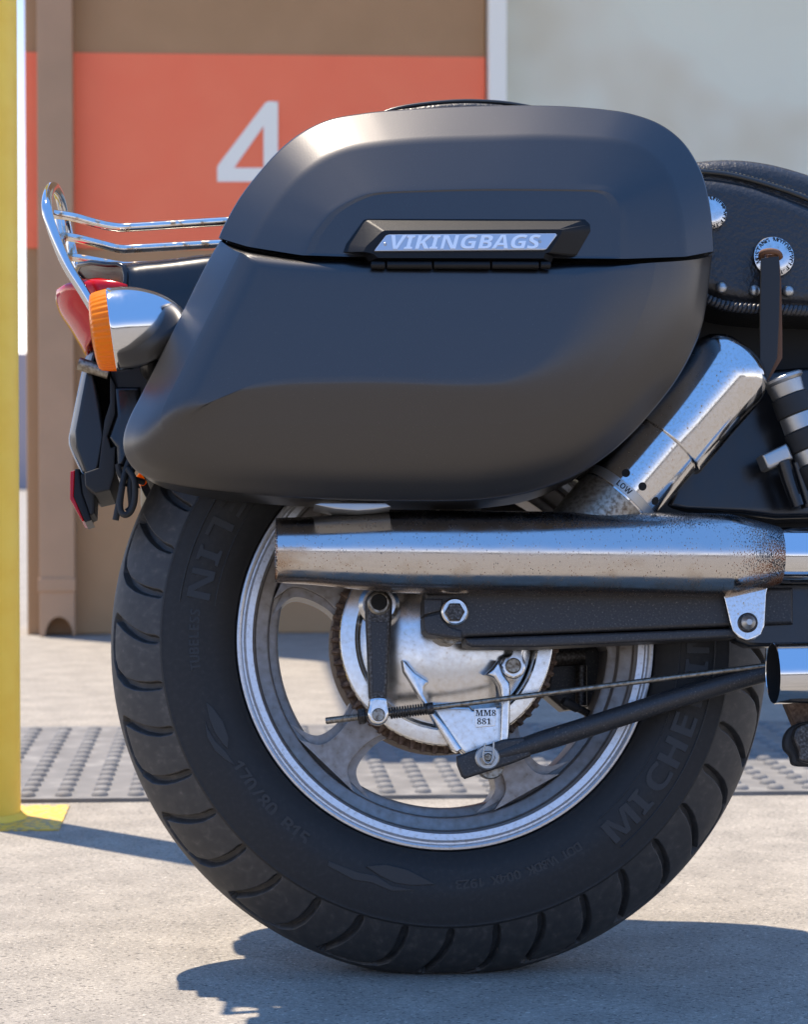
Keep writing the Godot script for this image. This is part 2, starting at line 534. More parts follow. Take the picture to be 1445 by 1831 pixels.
func saddlebag(label: String, mirror: bool):
	var bag := thing("saddlebag", label, "saddlebag", "")
	bag.transform = Transform3D(bike_basis, Vector3.ZERO)
	# ---- the case below the seam
	var mb := MB.new()
	var seam := [[1274, 457], [1240, 464], [1180, 472], [1100, 473], [990, 471], [820, 469], [660, 467], [530, 464], [480, 455], [430, 442], [393, 431]]
	var sil := [[393, 431], [370, 470], [330, 550], [290, 630], [255, 700], [232, 745], [221, 778], [221, 806], [232, 830], [252, 848], [290, 863], [360, 876], [450, 885], [560, 892], [700, 896], [820, 896], [880, 892], [950, 880], [1020, 855], [1080, 819], [1130, 776], [1175, 726], [1210, 680], [1238, 630], [1257, 580], [1267, 520], [1274, 457]]
	var sil_cut := [5, 10, 16]
	var back := []
	for p in sil:
		var lower := clampf((p[1] - 780.0) / 100.0, 0, 1)
		back.push_back([lerpf(p[0], 750.0, 0.025), p[1] + 15.0 * lower - 6.0 * (1.0 - lower) * 0.3])
	var lipc := []
	for p in sil: lipc.push_back([lerpf(p[0], 750.0, 0.006), p[1] + (-2.0 if p[1] > 700 else 0.0)])
	var dcurve := [[416, 447], [395, 488], [352, 576], [312, 656], [280, 718], [264, 752], [256, 780], [260, 802], [278, 816], [310, 822], [420, 824], [520, 824], [620, 825], [720, 826], [820, 825], [890, 821], [960, 808], [1020, 786], [1080, 748], [1140, 692], [1190, 620], [1222, 545], [1240, 466]]
	var d_cut := [5, 9, 15]
	var ccurve := [[441, 455], [420, 500], [385, 570], [350, 642], [326, 692], [316, 718], [320, 732], [336, 735], [366, 722], [420, 705], [500, 695], [600, 692], [700, 692], [820, 696], [880, 696], [940, 690], [1000, 664], [1045, 622], [1080, 560], [1100, 510], [1107, 473]]
	var c_cut := [5, 8, 14]
	var dseam := [[1240, 466], [1180, 472], [1100, 473], [990, 471], [820, 469], [660, 467], [530, 464], [480, 457], [412, 447]]
	var cseam := [[1105, 473], [990, 472], [820, 470], [660, 468], [560, 466], [480, 460], [440, 455]]
	var nc := 220
	var ns := 60
	var rs := [contour(back, seam, 0.105, nc, ns, sil_cut), contour(back, seam, 0.125, nc, ns, sil_cut), contour(sil, seam, 0.205, nc, ns, sil_cut), contour(lipc, seam, 0.2095, nc, ns, sil_cut), contour(dcurve, dseam, 0.2440, nc, ns, d_cut), contour(ccurve, cseam, 0.2700, nc, ns, c_cut)]
	rs.push_back(shrunk(rs[-1], 0.72, 0.0))
	rounded(mb, rs, [0, 0, 0.04, 0.4, 0.49, 0.49, 0])
	mb.cap(rs[-1])
	mb.fan(rs[0])
	put(mb.mesh(50, mirror), "case", M.satin, bag)
	# ---- the lid
	mb = MB.new()
	var lseam := [[1278, 449], [1240, 457], [1200, 463], [1150, 464], [990, 462], [820, 461], [650, 460], [530, 457], [480, 450], [440, 441], [390, 425]]
	var lsil := [[390, 425], [402, 398], [430, 350], [465, 305], [500, 267], [540, 236], [590, 213], [650, 202], [700, 197], [800, 191], [900, 188], [1000, 189], [1080, 195], [1130, 203], [1180, 221], [1220, 251], [1247, 290], [1263, 330], [1273, 385], [1278, 449]]
	var lback := []
	for p in lsil: lback.push_back([lerpf(p[0], 830.0, 0.02), p[1] + 8.0])
	var acurve := [[443, 441], [474, 388], [516, 333], [554, 298], [602, 271], [654, 259], [741, 250], [860, 246], [958, 243], [1062, 246], [1114, 253], [1149, 267], [1176, 287], [1197, 316], [1212, 360], [1222, 410], [1226, 459]]
	var aseam := [[1226, 459], [1190, 463], [1100, 464], [990, 462], [820, 461], [650, 460], [540, 458], [490, 452], [443, 441]]
	var bcurve := [[543, 457], [556, 425], [572, 402], [595, 377], [637, 354], [678, 344], [775, 340], [860, 338], [958, 338], [1040, 339], [1080, 341], [1100, 352], [1110, 380], [1110, 463]]
	var bseam := [[1110, 463], [990, 462], [820, 461], [650, 460], [543, 457]]
	rs = [contour(lback, lseam, 0.105, nc, ns), contour(lback, lseam, 0.130, nc, ns), contour(lsil, lseam, 0.2175, nc, ns), contour(acurve, aseam, 0.2460, nc, ns), contour(bcurve, bseam, 0.2660, nc, ns)]
	rs.push_back(shrunk(rs[-1], 0.94, -0.0006))
	rounded(mb, rs, [0, 0.3, 0.06, 0.10, 0.14, 0])
	mb.cap(rs[-1])
	mb.fan(rs[0])
	put(mb.mesh(50, mirror), "lid", M.satin, bag)
	# ---- dark gasket in the seam
	mb = MB.new()
	var g := [[1262, 440], [1200, 455], [1100, 458], [820, 455], [530, 450], [440, 432], [405, 424], [405, 436], [480, 462], [530, 470], [820, 474], [1100, 478], [1190, 477], [1262, 464]]
	slab(mb, LP(g, 0.205), 0.09, 0.001)
	put(mb.mesh(40, mirror), "gasket", M.rubber_matte, bag)
	# ---- latch housing, name plate and hinge
	mb = MB.new()
	var h := [[614, 451], [619, 437], [650, 394], [657, 392], [1046, 393], [1055, 402], [1056, 414], [1032, 456], [1026, 459], [990, 460], [986, 470], [660, 468], [652, 458], [640, 457]]
	var base := turned(LP(h, 0.265))
	var top := turned(LP([[650, 450], [655, 440], [683, 414], [688, 412], [1000, 410], [1006, 411], [1004, 418], [984, 450], [980, 452], [975, 453], [972, 462], [676, 461], [668, 454], [660, 452]], 0.2795))
	mb.rings([shifted(base, -0.02), base, shifted(base, 0.0015), top])
	mb.cap(top)
	var latch := put(mb.mesh(18, mirror), "latch", M.black_texture, bag)
	mb = MB.new()
	slab(mb, LP([[669, 449], [672, 444], [690, 421], [696, 419], [994, 417], [997, 420], [978, 445], [973, 447]], 0.2825), 0.006, 0.0008)
	put(mb.mesh(30, mirror), "name_plate", M.name_metal, latch)
	if not mirror:
		mb = MB.new()
		var arr := letter_mesh("VIKINGBAGS", mm(25, 0.283), 0.0024, ["Droid Sans"], 800)
		var wide := 0.0
		for q in arr[Mesh.ARRAY_VERTEX]: wide = max(wide, absf(q.x))
		var c := L(832, 433.5, 0.2826)
		var edge := (L(975, 433, 0.2826) - L(690, 434, 0.2826))
		var sx := edge.length() * 0.475 / wide
		var b := Basis(Vector3(sx * edge.normalized().x, sx * edge.normalized().y, 0), Vector3(0, 1, 0), Vector3(0, 0, 1))
		put_text(mb, arr, Transform3D(b, c), 0.22)
		put(mb.mesh(30), "lettering", M.plate_letter, latch)
		for p in [[689, 436], [966, 431]]:
			mb = MB.new()
			disc(mb, p[0], p[1], 0.281, 0.2833, 3.0, 12, 0.0005)
			put(mb.mesh(40), "rivet", M.grey_metal, latch)
	var hinge_z := 0.2755
	var hx := [662, 690, 774, 878, 965, 986]
	for i in hx.size() - 1:
		mb = MB.new()
		var a := L(hx[i] + 1.2, 473.5, hinge_z)
		var e := L(hx[i + 1] - 1.2, 474.5, hinge_z)
		lathe(mb, a, e, [[0, 0.0028], [0.0006, 0.0036], [a.distance_to(e) - 0.0006, 0.0036], [a.distance_to(e), 0.0028]], 14)
		put(mb.mesh(40, mirror), "hinge_knuckle", M.black_texture, latch)
	# ---- mount tab below the case
	mb = MB.new()
	slab(mb, LP([[562, 902], [575, 899], [690, 899], [700, 906], [670, 911], [640, 913], [600, 910]], 0.20), 0.05, 0.001)
	put(mb.mesh(40, mirror), "mount_tab", M.grey_metal, bag)
	return bag

# ================================================================= the rear wheel
const TREAD_PATH := [[0.05, 0.0], [0.16, -0.02], [0.30, -0.075], [0.46, -0.15], [0.60, -0.215], [0.69, -0.245], [0.735, -0.22], [0.755, -0.10], [0.76, 0.05], [0.74, 0.17], [0.66, 0.29], [0.52, 0.385], [0.34, 0.45], [0.18, 0.485], [0.05, 0.5]]
func groove(s: float, f: float, per: float, arc: float) -> float:
	var best := 1.0
	for k in [-1, 0, 1]:
		for i in TREAD_PATH.size() - 1:
			var a := Vector2((TREAD_PATH[i][1] + k) * per, TREAD_PATH[i][0] * 0.90 * arc)
			var b := Vector2((TREAD_PATH[i + 1][1] + k) * per, TREAD_PATH[i + 1][0] * 0.90 * arc)
			var p := Vector2(f * per, s * arc)
			var t := clampf((p - a).dot(b - a) / (b - a).length_squared(), 0, 1)
			var d := p.distance_to(a.lerp(b, t))
			var w := 0.0029 if (i >= 5 and i <= 9) else 0.0040
			best = min(best, d - w)
	return best
func tread_point(s: float) -> Vector2:                       # s 0 at the shoulder, 1 at the crown: (z, radius)
	var z := 0.0745 * (1.0 - s)
	return Vector2(z, 0.331 - 0.0505 * pow(absf(1.0 - s), 2.15))
func grid_surface(m: ArrayMesh, rows: int, cols: int, pts: PackedVector3Array, mat: Material):
	# rows x cols points; columns run round the wheel and close
	var nor := PackedVector3Array()
	nor.resize(pts.size())
	for i in rows:
		for j in cols:
			var a := pts[i * cols + (j + 1) % cols] - pts[i * cols + (j - 1 + cols) % cols]
			var b := pts[min(i + 1, rows - 1) * cols + j] - pts[max(i - 1, 0) * cols + j]
			nor[i * cols + j] = b.cross(a).normalized()
	var idx := PackedInt32Array()
	idx.resize((rows - 1) * cols * 6)
	var k := 0
	for i in rows - 1:
		for j in cols:
			var p := i * cols + j
			var q := i * cols + (j + 1) % cols
			idx[k] = p; idx[k + 1] = q; idx[k + 2] = p + cols
			idx[k + 3] = q; idx[k + 4] = q + cols; idx[k + 5] = p + cols
			k += 6
	# normals agree with the winding: front faces run clockwise
	var t0 := (pts[idx[2]] - pts[idx[0]]).cross(pts[idx[1]] - pts[idx[0]])
	if t0.dot(nor[idx[0]]) < 0:
		for i in nor.size(): nor[i] = -nor[i]
	var arr := []
	arr.resize(Mesh.ARRAY_MAX)
	arr[Mesh.ARRAY_VERTEX] = pts
	arr[Mesh.ARRAY_NORMAL] = nor
	arr[Mesh.ARRAY_INDEX] = idx
	m.add_surface_from_arrays(Mesh.PRIMITIVE_TRIANGLES, arr)
	m.surface_set_material(m.get_surface_count() - 1, mat)
func settle(p: Vector3) -> Vector3:                          # the tyre flattens where it meets the ground
	var w := bike_basis * p
	if w.y < 0.0015: w.y = 0.0015
	return bike_basis.inverse() * w
func tyre_mesh() -> ArrayMesh:
	var m := ArrayMesh.new()
	var periods := 20
	var per_n := 96
	var cols := periods * per_n
	var rows := 76
	var arc := 0.094
	var per := TAU * 0.305 / periods
	var depth := PackedFloat32Array()
	for i in rows:
		for j in per_n:
			var d := groove(float(i) / (rows - 1), float(j) / per_n, per, arc)
			depth.push_back(0.0068 * (1.0 - smoothstep(-0.0009, 0.0003, d)))
	var pts := PackedVector3Array()
	for i in rows:
		var s := float(i) / (rows - 1)
		var q := tread_point(s)
		var q2 := tread_point(s + 0.01)
		var n := Vector2(q2.y - q.y, -(q2.x - q.x)).normalized()   # outward in (z, r)
		for j in cols:
			var a := TAU * j / cols
			var d := depth[i * per_n + j % per_n]
			var r := q.y - n.y * d
			var z := q.x - n.x * d
			pts.push_back(settle(HUB + Vector3(cos(a) * r, sin(a) * r, z)))
	grid_surface(m, rows, cols, pts, M.tread)
	# the far half of the tread, coarser
	pts = PackedVector3Array()
	cols = 360
	for i in 16:
		var q := tread_point(1.0 - float(i) / 15)
		for j in cols:
			var a := TAU * j / cols
			pts.push_back(settle(HUB + Vector3(cos(a) * q.y, sin(a) * q.y, -q.x)))
	grid_surface(m, 16, cols, pts, M.tread)
	for side in [1.0, -1.0]:
		var prof := smooth([Vector2(0.0745, 0.2805), Vector2(0.0768, 0.2788), Vector2(0.0772, 0.2765), Vector2(0.0800, 0.268), Vector2(0.0836, 0.252), Vector2(0.0838, 0.240), Vector2(0.0800, 0.225), Vector2(0.0725, 0.2135), Vector2(0.066, 0.2085), Vector2(0.060, 0.2075), Vector2(0.055, 0.2065)], 4)
		pts = PackedVector3Array()
		for q in prof:
			for j in cols:
				var a := TAU * j / cols
				pts.push_back(settle(HUB + Vector3(cos(a) * q.y, sin(a) * q.y, q.x * side)))
		grid_surface(m, prof.size(), cols, pts, M.sidewall)
	return m
func ring_text(mb: MB, txt: String, deg0: float, pitch: float, rad: float, h: float, tops_in: bool, z: float, narrow := 1.0):
	for i in txt.length():
		if txt[i] == " ": continue
		var arr := letter_mesh(txt[i], h, 0.0016, ["Droid Sans"], 700)
		var a := deg_to_rad(deg0 + pitch * i * (1 if tops_in else -1))
		var out := Vector3(cos(a), sin(a), 0)
		var up := -out if tops_in else out
		var right := Vector3(up.y, -up.x, 0)
		put_text(mb, arr, Transform3D(Basis(right * narrow, up, Vector3(0, 0, 1)), HUB + out * rad + Vector3(0, 0, z)))
func spin(mb: MB, prof: Array, n := 120):                    # prof: [radius, z] round the axle
	var rs := []
	for q in prof: rs.push_back(circle(HUB + Vector3(0, 0, q[1]), Vector3.RIGHT, Vector3.UP, q[0], n))
	mb.rings(rs)
func polar(r: float, deg: float, z: float) -> Vector3:
	return HUB + Vector3(cos(deg_to_rad(deg)) * r, sin(deg_to_rad(deg)) * r, z)
func rear_wheel(bike: Node3D):
	var wheel := grouped("rear_wheel", bike)
	put(tyre_mesh(), "tyre", null, wheel)
	# lettering that stands off the sidewall
	for q in [["MICHELIN", -47.7, 6.7, 0.2465, 0.0225, true, 1.5], ["MICHELIN", 120.6, 6.7, 0.2465, 0.0225, true, 1.5], ["TUBELESS", 186.3, 1.75, 0.247, 0.0095, false, 1.0], ["RADIAL", 185.5, 1.6, 0.2385, 0.006, false, 1.0], ["170/80 B15", 211.0, 2.5, 0.2395, 0.0135, true, 1.1], ["M/C 77H", 236.0, 1.7, 0.2395, 0.009, true, 1.0], ["DOT W8DK 004X 1923", 301.0, 1.72, 0.2385, 0.0088, false, 1.15]]:
		if q[0] == "M/C 77H" or q[0] == "RADIAL": continue
		var mb := MB.new()
		ring_text(mb, q[0], q[1], q[2], q[3], q[4], q[5], 0.0833 if q[3] < 0.243 else 0.0836, q[6])
		part(mb, "sidewall_lettering", M.raised_rubber, wheel, 30)
	for poly in [[[368, 1256], [380, 1265], [398, 1290], [408, 1318], [407, 1338], [398, 1330], [384, 1310], [374, 1285]], [[366, 1290], [372, 1305], [384, 1325], [404, 1345], [420, 1368], [402, 1358], [384, 1342], [370, 1318]], [[655, 1549], [690, 1546], [730, 1556], [778, 1581], [735, 1583], [705, 1578], [680, 1566]], [[588, 1540], [640, 1560], [672, 1566], [700, 1584], [742, 1592], [700, 1593], [665, 1578], [632, 1573], [586, 1548]]]:
		var mb := MB.new()
		slab(mb, LP(poly, 0.0848), 0.004, 0.0003)
		part(mb, "sidewall_emblem", M.raised_rubber, wheel, 30)
	for q in [[164.0, 120.0, 0.2635], [164.0, 120.0, 0.2290], [-51.0, 6.0, 0.2635], [-51.0, 6.0, 0.2290]]:   # thin mould ridges that frame the name
		var mb := MB.new()
		var pts := []
		for k in 40: pts.push_back(polar(q[2], lerpf(q[0] if q[0] < 0 else q[1] - 4, q[1] if q[0] < 0 else q[0] + 8, k / 39.0), 0.0815))
		tube(mb, pts, 0.0007, 6)
		part(mb, "mould_ridge", M.raised_rubber, wheel, 60)
	# rim
	var mb := MB.new()
	spin(mb, [[0.2035, 0.050], [0.2062, 0.057], [0.2065, 0.0605], [0.2055, 0.063], [0.2035, 0.0635], [0.2018, 0.0625], [0.2005, 0.0585], [0.1990, 0.0585], [0.1978, 0.0620], [0.1965, 0.0630], [0.1905, 0.0625], [0.1892, 0.0610], [0.1885, 0.050]], 180)
	part(mb, "rim_lip", M.rim_lip, wheel, 38)
	mb = MB.new()
	spin(mb, [[0.1886, 0.0505], [0.1868, 0.0470], [0.1850, 0.0462], [0.1765, 0.0440], [0.1750, 0.0425], [0.1738, 0.0300], [0.1715, 0.0290], [0.1680, 0.0285], [0.1655, 0.0268], [0.1648, 0.022], [0.1648, -0.022], [0.168, -0.0285], [0.174, -0.030], [0.1850, -0.0462], [0.2035, -0.060], [0.2065, -0.0605], [0.2060, -0.055], [0.19, -0.045], [0.19, 0.045], [0.2035, 0.0500]], 180)
	part(mb, "rim", M.cast, wheel, 38)
	for k in 5:
		var deg := 226.0 + 72.0 * k
		var sp := []
		var sides := [[0.1755, 20.0], [0.1680, 15.4], [0.1620, 11.6], [0.1545, 9.3], [0.143, 8.6], [0.130, 9.2], [0.118, 11.0], [0.108, 14.5], [0.098, 18.0]]
		for q in sides: sp.push_back(Vector2(q[0], q[1]))
		var one := smooth(sp, 4)
		var ring := []
		for q in one: ring.push_back(polar(q.x, deg + q.y, 0.0295))
		one.reverse()
		for q in one: ring.push_back(polar(q.x, deg - q.y, 0.0295))
		mb = MB.new()
		slab(mb, ring, 0.052, 0.005)
		var inner := []
		one.reverse()
		for q in one: inner.push_back(polar(lerpf(0.106, 0.1745, (q.x - 0.098) / 0.0775), deg + q.y * 0.62, 0.0425))
		one.reverse()
		for q in one: inner.push_back(polar(lerpf(0.106, 0.1745, (q.x - 0.098) / 0.0775), deg - q.y * 0.62, 0.0425))
		slab(mb, inner, 0.020, 0.004)
		part(mb, "spoke", M.cast, wheel, 34)
	# hub drum with cooling fins
	mb = MB.new()
	spin(mb, [[0.100, 0.0455], [0.1110, 0.0455], [0.1118, 0.0445], [0.1118, -0.045], [0.10, -0.05], [0.03, -0.055], [0.0005, -0.055]], 96)
	part(mb, "hub_drum", M.fin, wheel, 38)
	for k in 60:
		mb = MB.new()
		var a := 6.0 * k
		var o := [polar(0.1045, a - 2.0, 0.0535), polar(0.1132, a - 0.9, 0.0535), polar(0.1132, a + 0.6, 0.0535), polar(0.1045, a + 1.6, 0.0535)]
		slab(mb, o, 0.025, 0.0012)
		part(mb, "fin", M.fin, wheel, 30)
	# valve
	mb = MB.new()
	tube(mb, LQ([[1062, 1282, 0.0], [1045, 1272, 0.006], [1031, 1265, 0.012]]), mm(7, 0), 12)
	part(mb, "valve_stem", M.dark_steel, wheel)
	mb = MB.new()
	var v0 := L(1032, 1266, 0.012)
	var v1 := L(1007, 1253, 0.020)
	lathe(mb, v0, v1, [[0, 0.0048], [0.010, 0.0052], [v0.distance_to(v1) - 0.002, 0.0050], [v0.distance_to(v1), 0.0035]], 14)
	part(mb, "valve_cap", M.rubber_matte, wheel)

func brake(bike: Node3D):
	var plate := grouped("brake_plate", bike)
	var mb := MB.new()
	spin(mb, [[0.1050, 0.050], [0.1055, 0.0665], [0.1045, 0.0690], [0.1030, 0.0698], [0.0905, 0.0705], [0.0885, 0.0690], [0.0868, 0.0600], [0.0845, 0.0580], [0.0800, 0.0590], [0.0650, 0.0640], [0.050, 0.0672], [0.030, 0.0700], [0.0005, 0.0710]], 120)
	part(mb, "backing_plate", M.polished, plate, 30)
	mb = MB.new()
	slab(mb, LP([[719, 1180], [726, 1183], [742, 1203], [764, 1217], [767, 1220], [758, 1230], [757, 1240], [768, 1262], [800, 1302], [826, 1340], [818, 1346], [808, 1340], [776, 1288], [744, 1236], [722, 1200]], 0.0850), 0.022, 0.003)
	part(mb, "anchor_rib", M.polished, plate, 30)
	mb = MB.new()
	slab(mb, LP([[868, 1206], [880, 1195], [892, 1179], [897, 1190], [902, 1206], [912, 1220], [914, 1238], [911, 1332], [894, 1338], [897, 1244], [893, 1226], [884, 1212]], 0.0850), 0.022, 0.003)
	part(mb, "anchor_rib", M.polished, plate, 30)
	mb = MB.new()
	slab(mb, LP([[770, 1262], [840, 1262], [846, 1268], [898, 1262], [898, 1336], [880, 1372], [858, 1372], [824, 1344]], 0.0745), 0.020, 0.003)
	part(mb, "anchor_web", M.polished, plate, 30)
	mb = MB.new()
	slab(mb, LP([[848, 1267], [888, 1264], [886, 1298], [851, 1301]], 0.0757), 0.003, 0.0006)
	var stamp := part(mb, "cast_mark", M.polished, plate, 30)
	for q in [["MM8", 869, 1275], ["881", 866, 1290]]:
		mb = MB.new()
		put_text(mb, letter_mesh(q[0], mm(11, 0.076), 0.0006, ["Droid Serif"], 700), Transform3D(Basis(), L(q[1], q[2], 0.0760)))
		part(mb, "lettering", M.ink, plate, 30)
	mb = MB.new()
	disc(mb, 678, 1080, 0.060, 0.0800, 37, 40, 0.004)
	part(mb, "pivot_boss", M.polished, plate)
	mb = MB.new()
	slab(mb, smooth(LP([[918, 1152], [938, 1156], [936, 1172], [941, 1190], [936, 1206], [919, 1214], [902, 1206], [896, 1190], [902, 1174], [914, 1168]], 0.078), 4, true), 0.014, 0.003)
	part(mb, "stop_lug", M.polished, plate, 30)
	mb = MB.new()
	disc(mb, 919, 1190, 0.07, 0.0835, 14, 24)
	part(mb, "stop_bolt", M.steel, plate)
	# arm
	var arm := grouped("brake_arm", bike)
	mb = MB.new()
	var o := []
	for k in 17:
		var a := PI * k / 16.0
		o.push_back([678 + cos(a) * 24, 1080 - sin(a) * 26])
	o += [[654, 1100], [657, 1160], [660, 1240], [663, 1262], [692, 1262], [692, 1240], [697, 1160], [701, 1100]]
	slab(mb, LP(o, 0.112), 0.020, 0.0035)
	part(mb, "lever", M.dark_steel, arm, 30)
	mb = MB.new()
	slab(mb, LP([[663, 1112], [693, 1112], [690, 1160], [686, 1238], [667, 1238], [665, 1160]], 0.1128), 0.004, 0.0008)
	part(mb, "lever_web", M.black_dusty, arm, 30)
	mb = MB.new()
	slab(mb, smooth(LP([[664, 1247], [690, 1247], [694, 1262], [696, 1278], [689, 1292], [677, 1297], [664, 1292], [657, 1278], [660, 1262]], 0.114), 4, true), 0.022, 0.003)
	part(mb, "clevis", M.polished, arm, 30)
	mb = MB.new()
	disc(mb, 678, 1078, 0.10, 0.1150, 21, 32, 0.002)
	part(mb, "pinch_collar", M.steel, arm)
	mb = MB.new()
	disc(mb, 678, 1076, 0.10, 0.1165, 16, 28, 0.002)
	part(mb, "pinch_bolt", M.hole, arm)
	mb = MB.new()
	disc(mb, 677, 1278, 0.10, 0.1155, 12, 24, 0.001)
	part(mb, "clevis_pin", M.steel, arm)
	# rod, spring, nut
	var rod := grouped("brake_rod", bike)
	mb = MB.new()
	tube(mb, [L(582, 1289, 0.098), L(700, 1275, 0.099), L(1000, 1237, 0.105), L(1440, 1181, 0.112)], 0.0026, 12)
	part(mb, "rod", M.steel, rod)
	mb = MB.new()
	var p0 := L(583, 1289, 0.098)
	var p1 := L(640, 1282.2, 0.0985)
	var prof := []
	for k in 40:
		var t := k / 39.0
		prof.push_back([t * p0.distance_to(p1), 0.0031 + (0.0005 if k % 2 == 0 else 0.0)])
	lathe(mb, p0, p1, prof, 14)
	part(mb, "thread", M.steel, rod, 20)
	mb = MB.new()
	p0 = L(640, 1282, 0.0985)
	p1 = L(654, 1280.5, 0.0985)
	lathe(mb, p0, p1, [[0, 0.007], [0.0012, 0.0085], [0.006, 0.0085], [p0.distance_to(p1), 0.007]], 6)
	part(mb, "adjuster_nut", M.dark_steel, rod, 20)
	mb = MB.new()
	p0 = L(696, 1275.5, 0.099)
	p1 = L(772, 1266.5, 0.100)
	var d := (p1 - p0).normalized()
	var fr := frame(d)
	var helix := []
	for k in 16 * 12 + 1:
		var t := k / (16.0 * 12.0)
		helix.push_back(p0.lerp(p1, t) + (fr[0] * cos(t * 16 * TAU) + fr[1] * sin(t * 16 * TAU)) * 0.0050)
	tube(mb, helix, 0.0009, 6)
	part(mb, "return_spring", M.dark_steel, rod, 60)
	mb = MB.new()
	lathe(mb, L(764, 1267.5, 0.100), L(776, 1266, 0.100), [[0, 0.0058], [0.006, 0.0058]], 18)
	part(mb, "spring_seat", M.dark_steel, rod)
	# torque rod
	var tq := grouped("torque_rod", bike)
	mb = MB.new()
	tube(mb, [L(880, 1353, 0.094), L(930, 1338, 0.094), L(980, 1322, 0.095), L(1060, 1297, 0.096), L(1200, 1252, 0.100), L(1300, 1222, 0.104), L(1440, 1184, 0.108)], [0.0080, 0.0092, 0.0100, 0.0100, 0.0098, 0.0094, 0.0085], 24)
	part(mb, "tube", M.black_dusty, tq, 60)
	mb = MB.new()
	slab(mb, LP([[817, 1352], [900, 1322], [935, 1318], [950, 1328], [950, 1352], [915, 1366], [832, 1393], [826, 1388], [818, 1368]], 0.1015), 0.010, 0.003)
	part(mb, "flattened_end", M.black_dusty, tq, 40)
	mb = MB.new()
	disc(mb, 872, 1354, 0.098, 0.1045, 22, 36)
	part(mb, "washer", M.grey_metal, tq)
	mb = MB.new()
	hexhead(mb, 873, 1355, 0.103, 0.1120, 14)
	part(mb, "castle_nut", M.grey_metal, tq, 20)
	mb = MB.new()
	disc(mb, 873, 1354, 0.103, 0.1150, 7.5, 20)
	part(mb, "anchor_bolt", M.steel, tq)
	mb = MB.new()
	tube(mb, smooth(LQ([[868, 1329, 0.116], [864, 1350, 0.116], [868, 1363, 0.116], [876, 1364, 0.116], [882, 1352, 0.116], [883, 1326, 0.116]]), 5), 0.0009, 8)
	part(mb, "cotter_pin", M.grey_metal, tq, 60)
	mb = MB.new()
	disc(mb, 878, 1368, 0.075, 0.092, 25, 36)
	part(mb, "bushing", M.steel, tq)

# ================================================================= exhaust
func lathe_uv(p0: Vector3, p1: Vector3, prof: Array, n: int) -> ArrayMesh:
	var d := (p1 - p0).normalized()
	var fr := frame(d)
	var total: float = prof[-1][0]
	var st := SurfaceTool.new()
	st.begin(Mesh.PRIMITIVE_TRIANGLES)
	for i in prof.size():
		for k in n + 1:
			var a := PI + TAU * k / n
			st.set_uv(Vector2(prof[i][0] / total, float(k) / n))
			st.add_vertex(p0 + d * prof[i][0] + (fr[0] * cos(a) + fr[1] * sin(a)) * prof[i][1])
	for i in prof.size() - 1:
		for k in n:
			var p := i * (n + 1) + k
			var q := p + n + 1
			st.add_index(p); st.add_index(p + 1); st.add_index(q)
			st.add_index(p + 1); st.add_index(q + 1); st.add_index(q)
	st.generate_normals()
	return st.commit()
func muffler_material() -> StandardMaterial3D:
	var w := 1024
	var h := 256
	var n1 := FastNoiseLite.new(); n1.seed = 11; n1.frequency = 0.42; n1.fractal_octaves = 3
	var n2 := FastNoiseLite.new(); n2.seed = 12; n2.frequency = 0.018; n2.fractal_octaves = 4
	var n3 := FastNoiseLite.new(); n3.seed = 13; n3.frequency = 0.6; n3.fractal_octaves = 2
	var alb := PackedByteArray()
	var rough := PackedByteArray()
	for y in h:
		var v := (y + 0.5) / h
		for x in w:
			var u := (x + 0.5) / w
			var p := n1.get_noise_2d(x, y)
			var q := n2.get_noise_2d(x * 0.7, y * 1.6)
			var s := n3.get_noise_2d(x, y)
			# how much rust is likely here: the front collar, the shoulder's top, the underside
			var collar := smoothstep(0.86, 0.995, u)
			var shoulder := smoothstep(0.42, 0.62, u) * smoothstep(0.90, 0.80, u) * smoothstep(0.56, 0.62, v) * smoothstep(0.80, 0.70, v)
			var under := smoothstep(0.40, 0.30, v) * smoothstep(0.0, 0.1, v)
			var dark: float = 1.15 * collar + 0.80 * shoulder + 0.02
			var c := Color(0.735, 0.725, 0.715)
			var r := 0.13 + 0.12 * clampf(q + 0.4, 0, 1)
			var film: float = clampf(under * 0.62 + q * 0.45 - 0.10, 0, 0.55) * (1.0 if v < 0.48 else 0.0)
			film = max(film, clampf(smoothstep(0.10, 0.0, u) * 0.7 + q * 0.4 - 0.15, 0, 0.6) * (1.0 if v < 0.5 else 0.0))
			film *= clampf(0.75 + s * 0.9, 0.2, 1.0)
			c = c.lerp(Color(0.50, 0.36, 0.24), film)
			r = lerpf(r, 0.34, film)
			var hit: float = p * 0.9 + s * 0.55 + dark * 0.62 - 0.60
			if hit > 0.0:
				var k := clampf(hit * 6.0, 0, 1)
				var rust := Color(0.42, 0.22, 0.10) if (q + s * 0.6 > 0.05 and v < 0.62) else Color(0.10, 0.10, 0.11)
				c = c.lerp(rust, k * 0.9)
				r = lerpf(r, 0.75, k)
			alb.push_back(int(c.r * 255)); alb.push_back(int(c.g * 255)); alb.push_back(int(c.b * 255))
			rough.push_back(int(clampf(r, 0, 1) * 255))
	var m := flat(Color(1, 1, 1), 1.0, 1.0)
	m.albedo_texture = tex(Image.create_from_data(w, h, false, Image.FORMAT_RGB8, alb))
	m.roughness_texture = tex(Image.create_from_data(w, h, false, Image.FORMAT_L8, rough))
	return m
func along(p0: Vector3, p1: Vector3, list: Array, z: float, y_axis: Array) -> Array:    # [pixel x, radius px] to lathe profile
	var r := []
	var d := (p1 - p0).normalized()
	for q in list:
		var p := L(q[0], lerpf(y_axis[0], y_axis[1], (q[0] - y_axis[2]) / (y_axis[3] - y_axis[2])), z)
		r.push_back([(p - p0).dot(d), mm(q[1], z)])
	return r
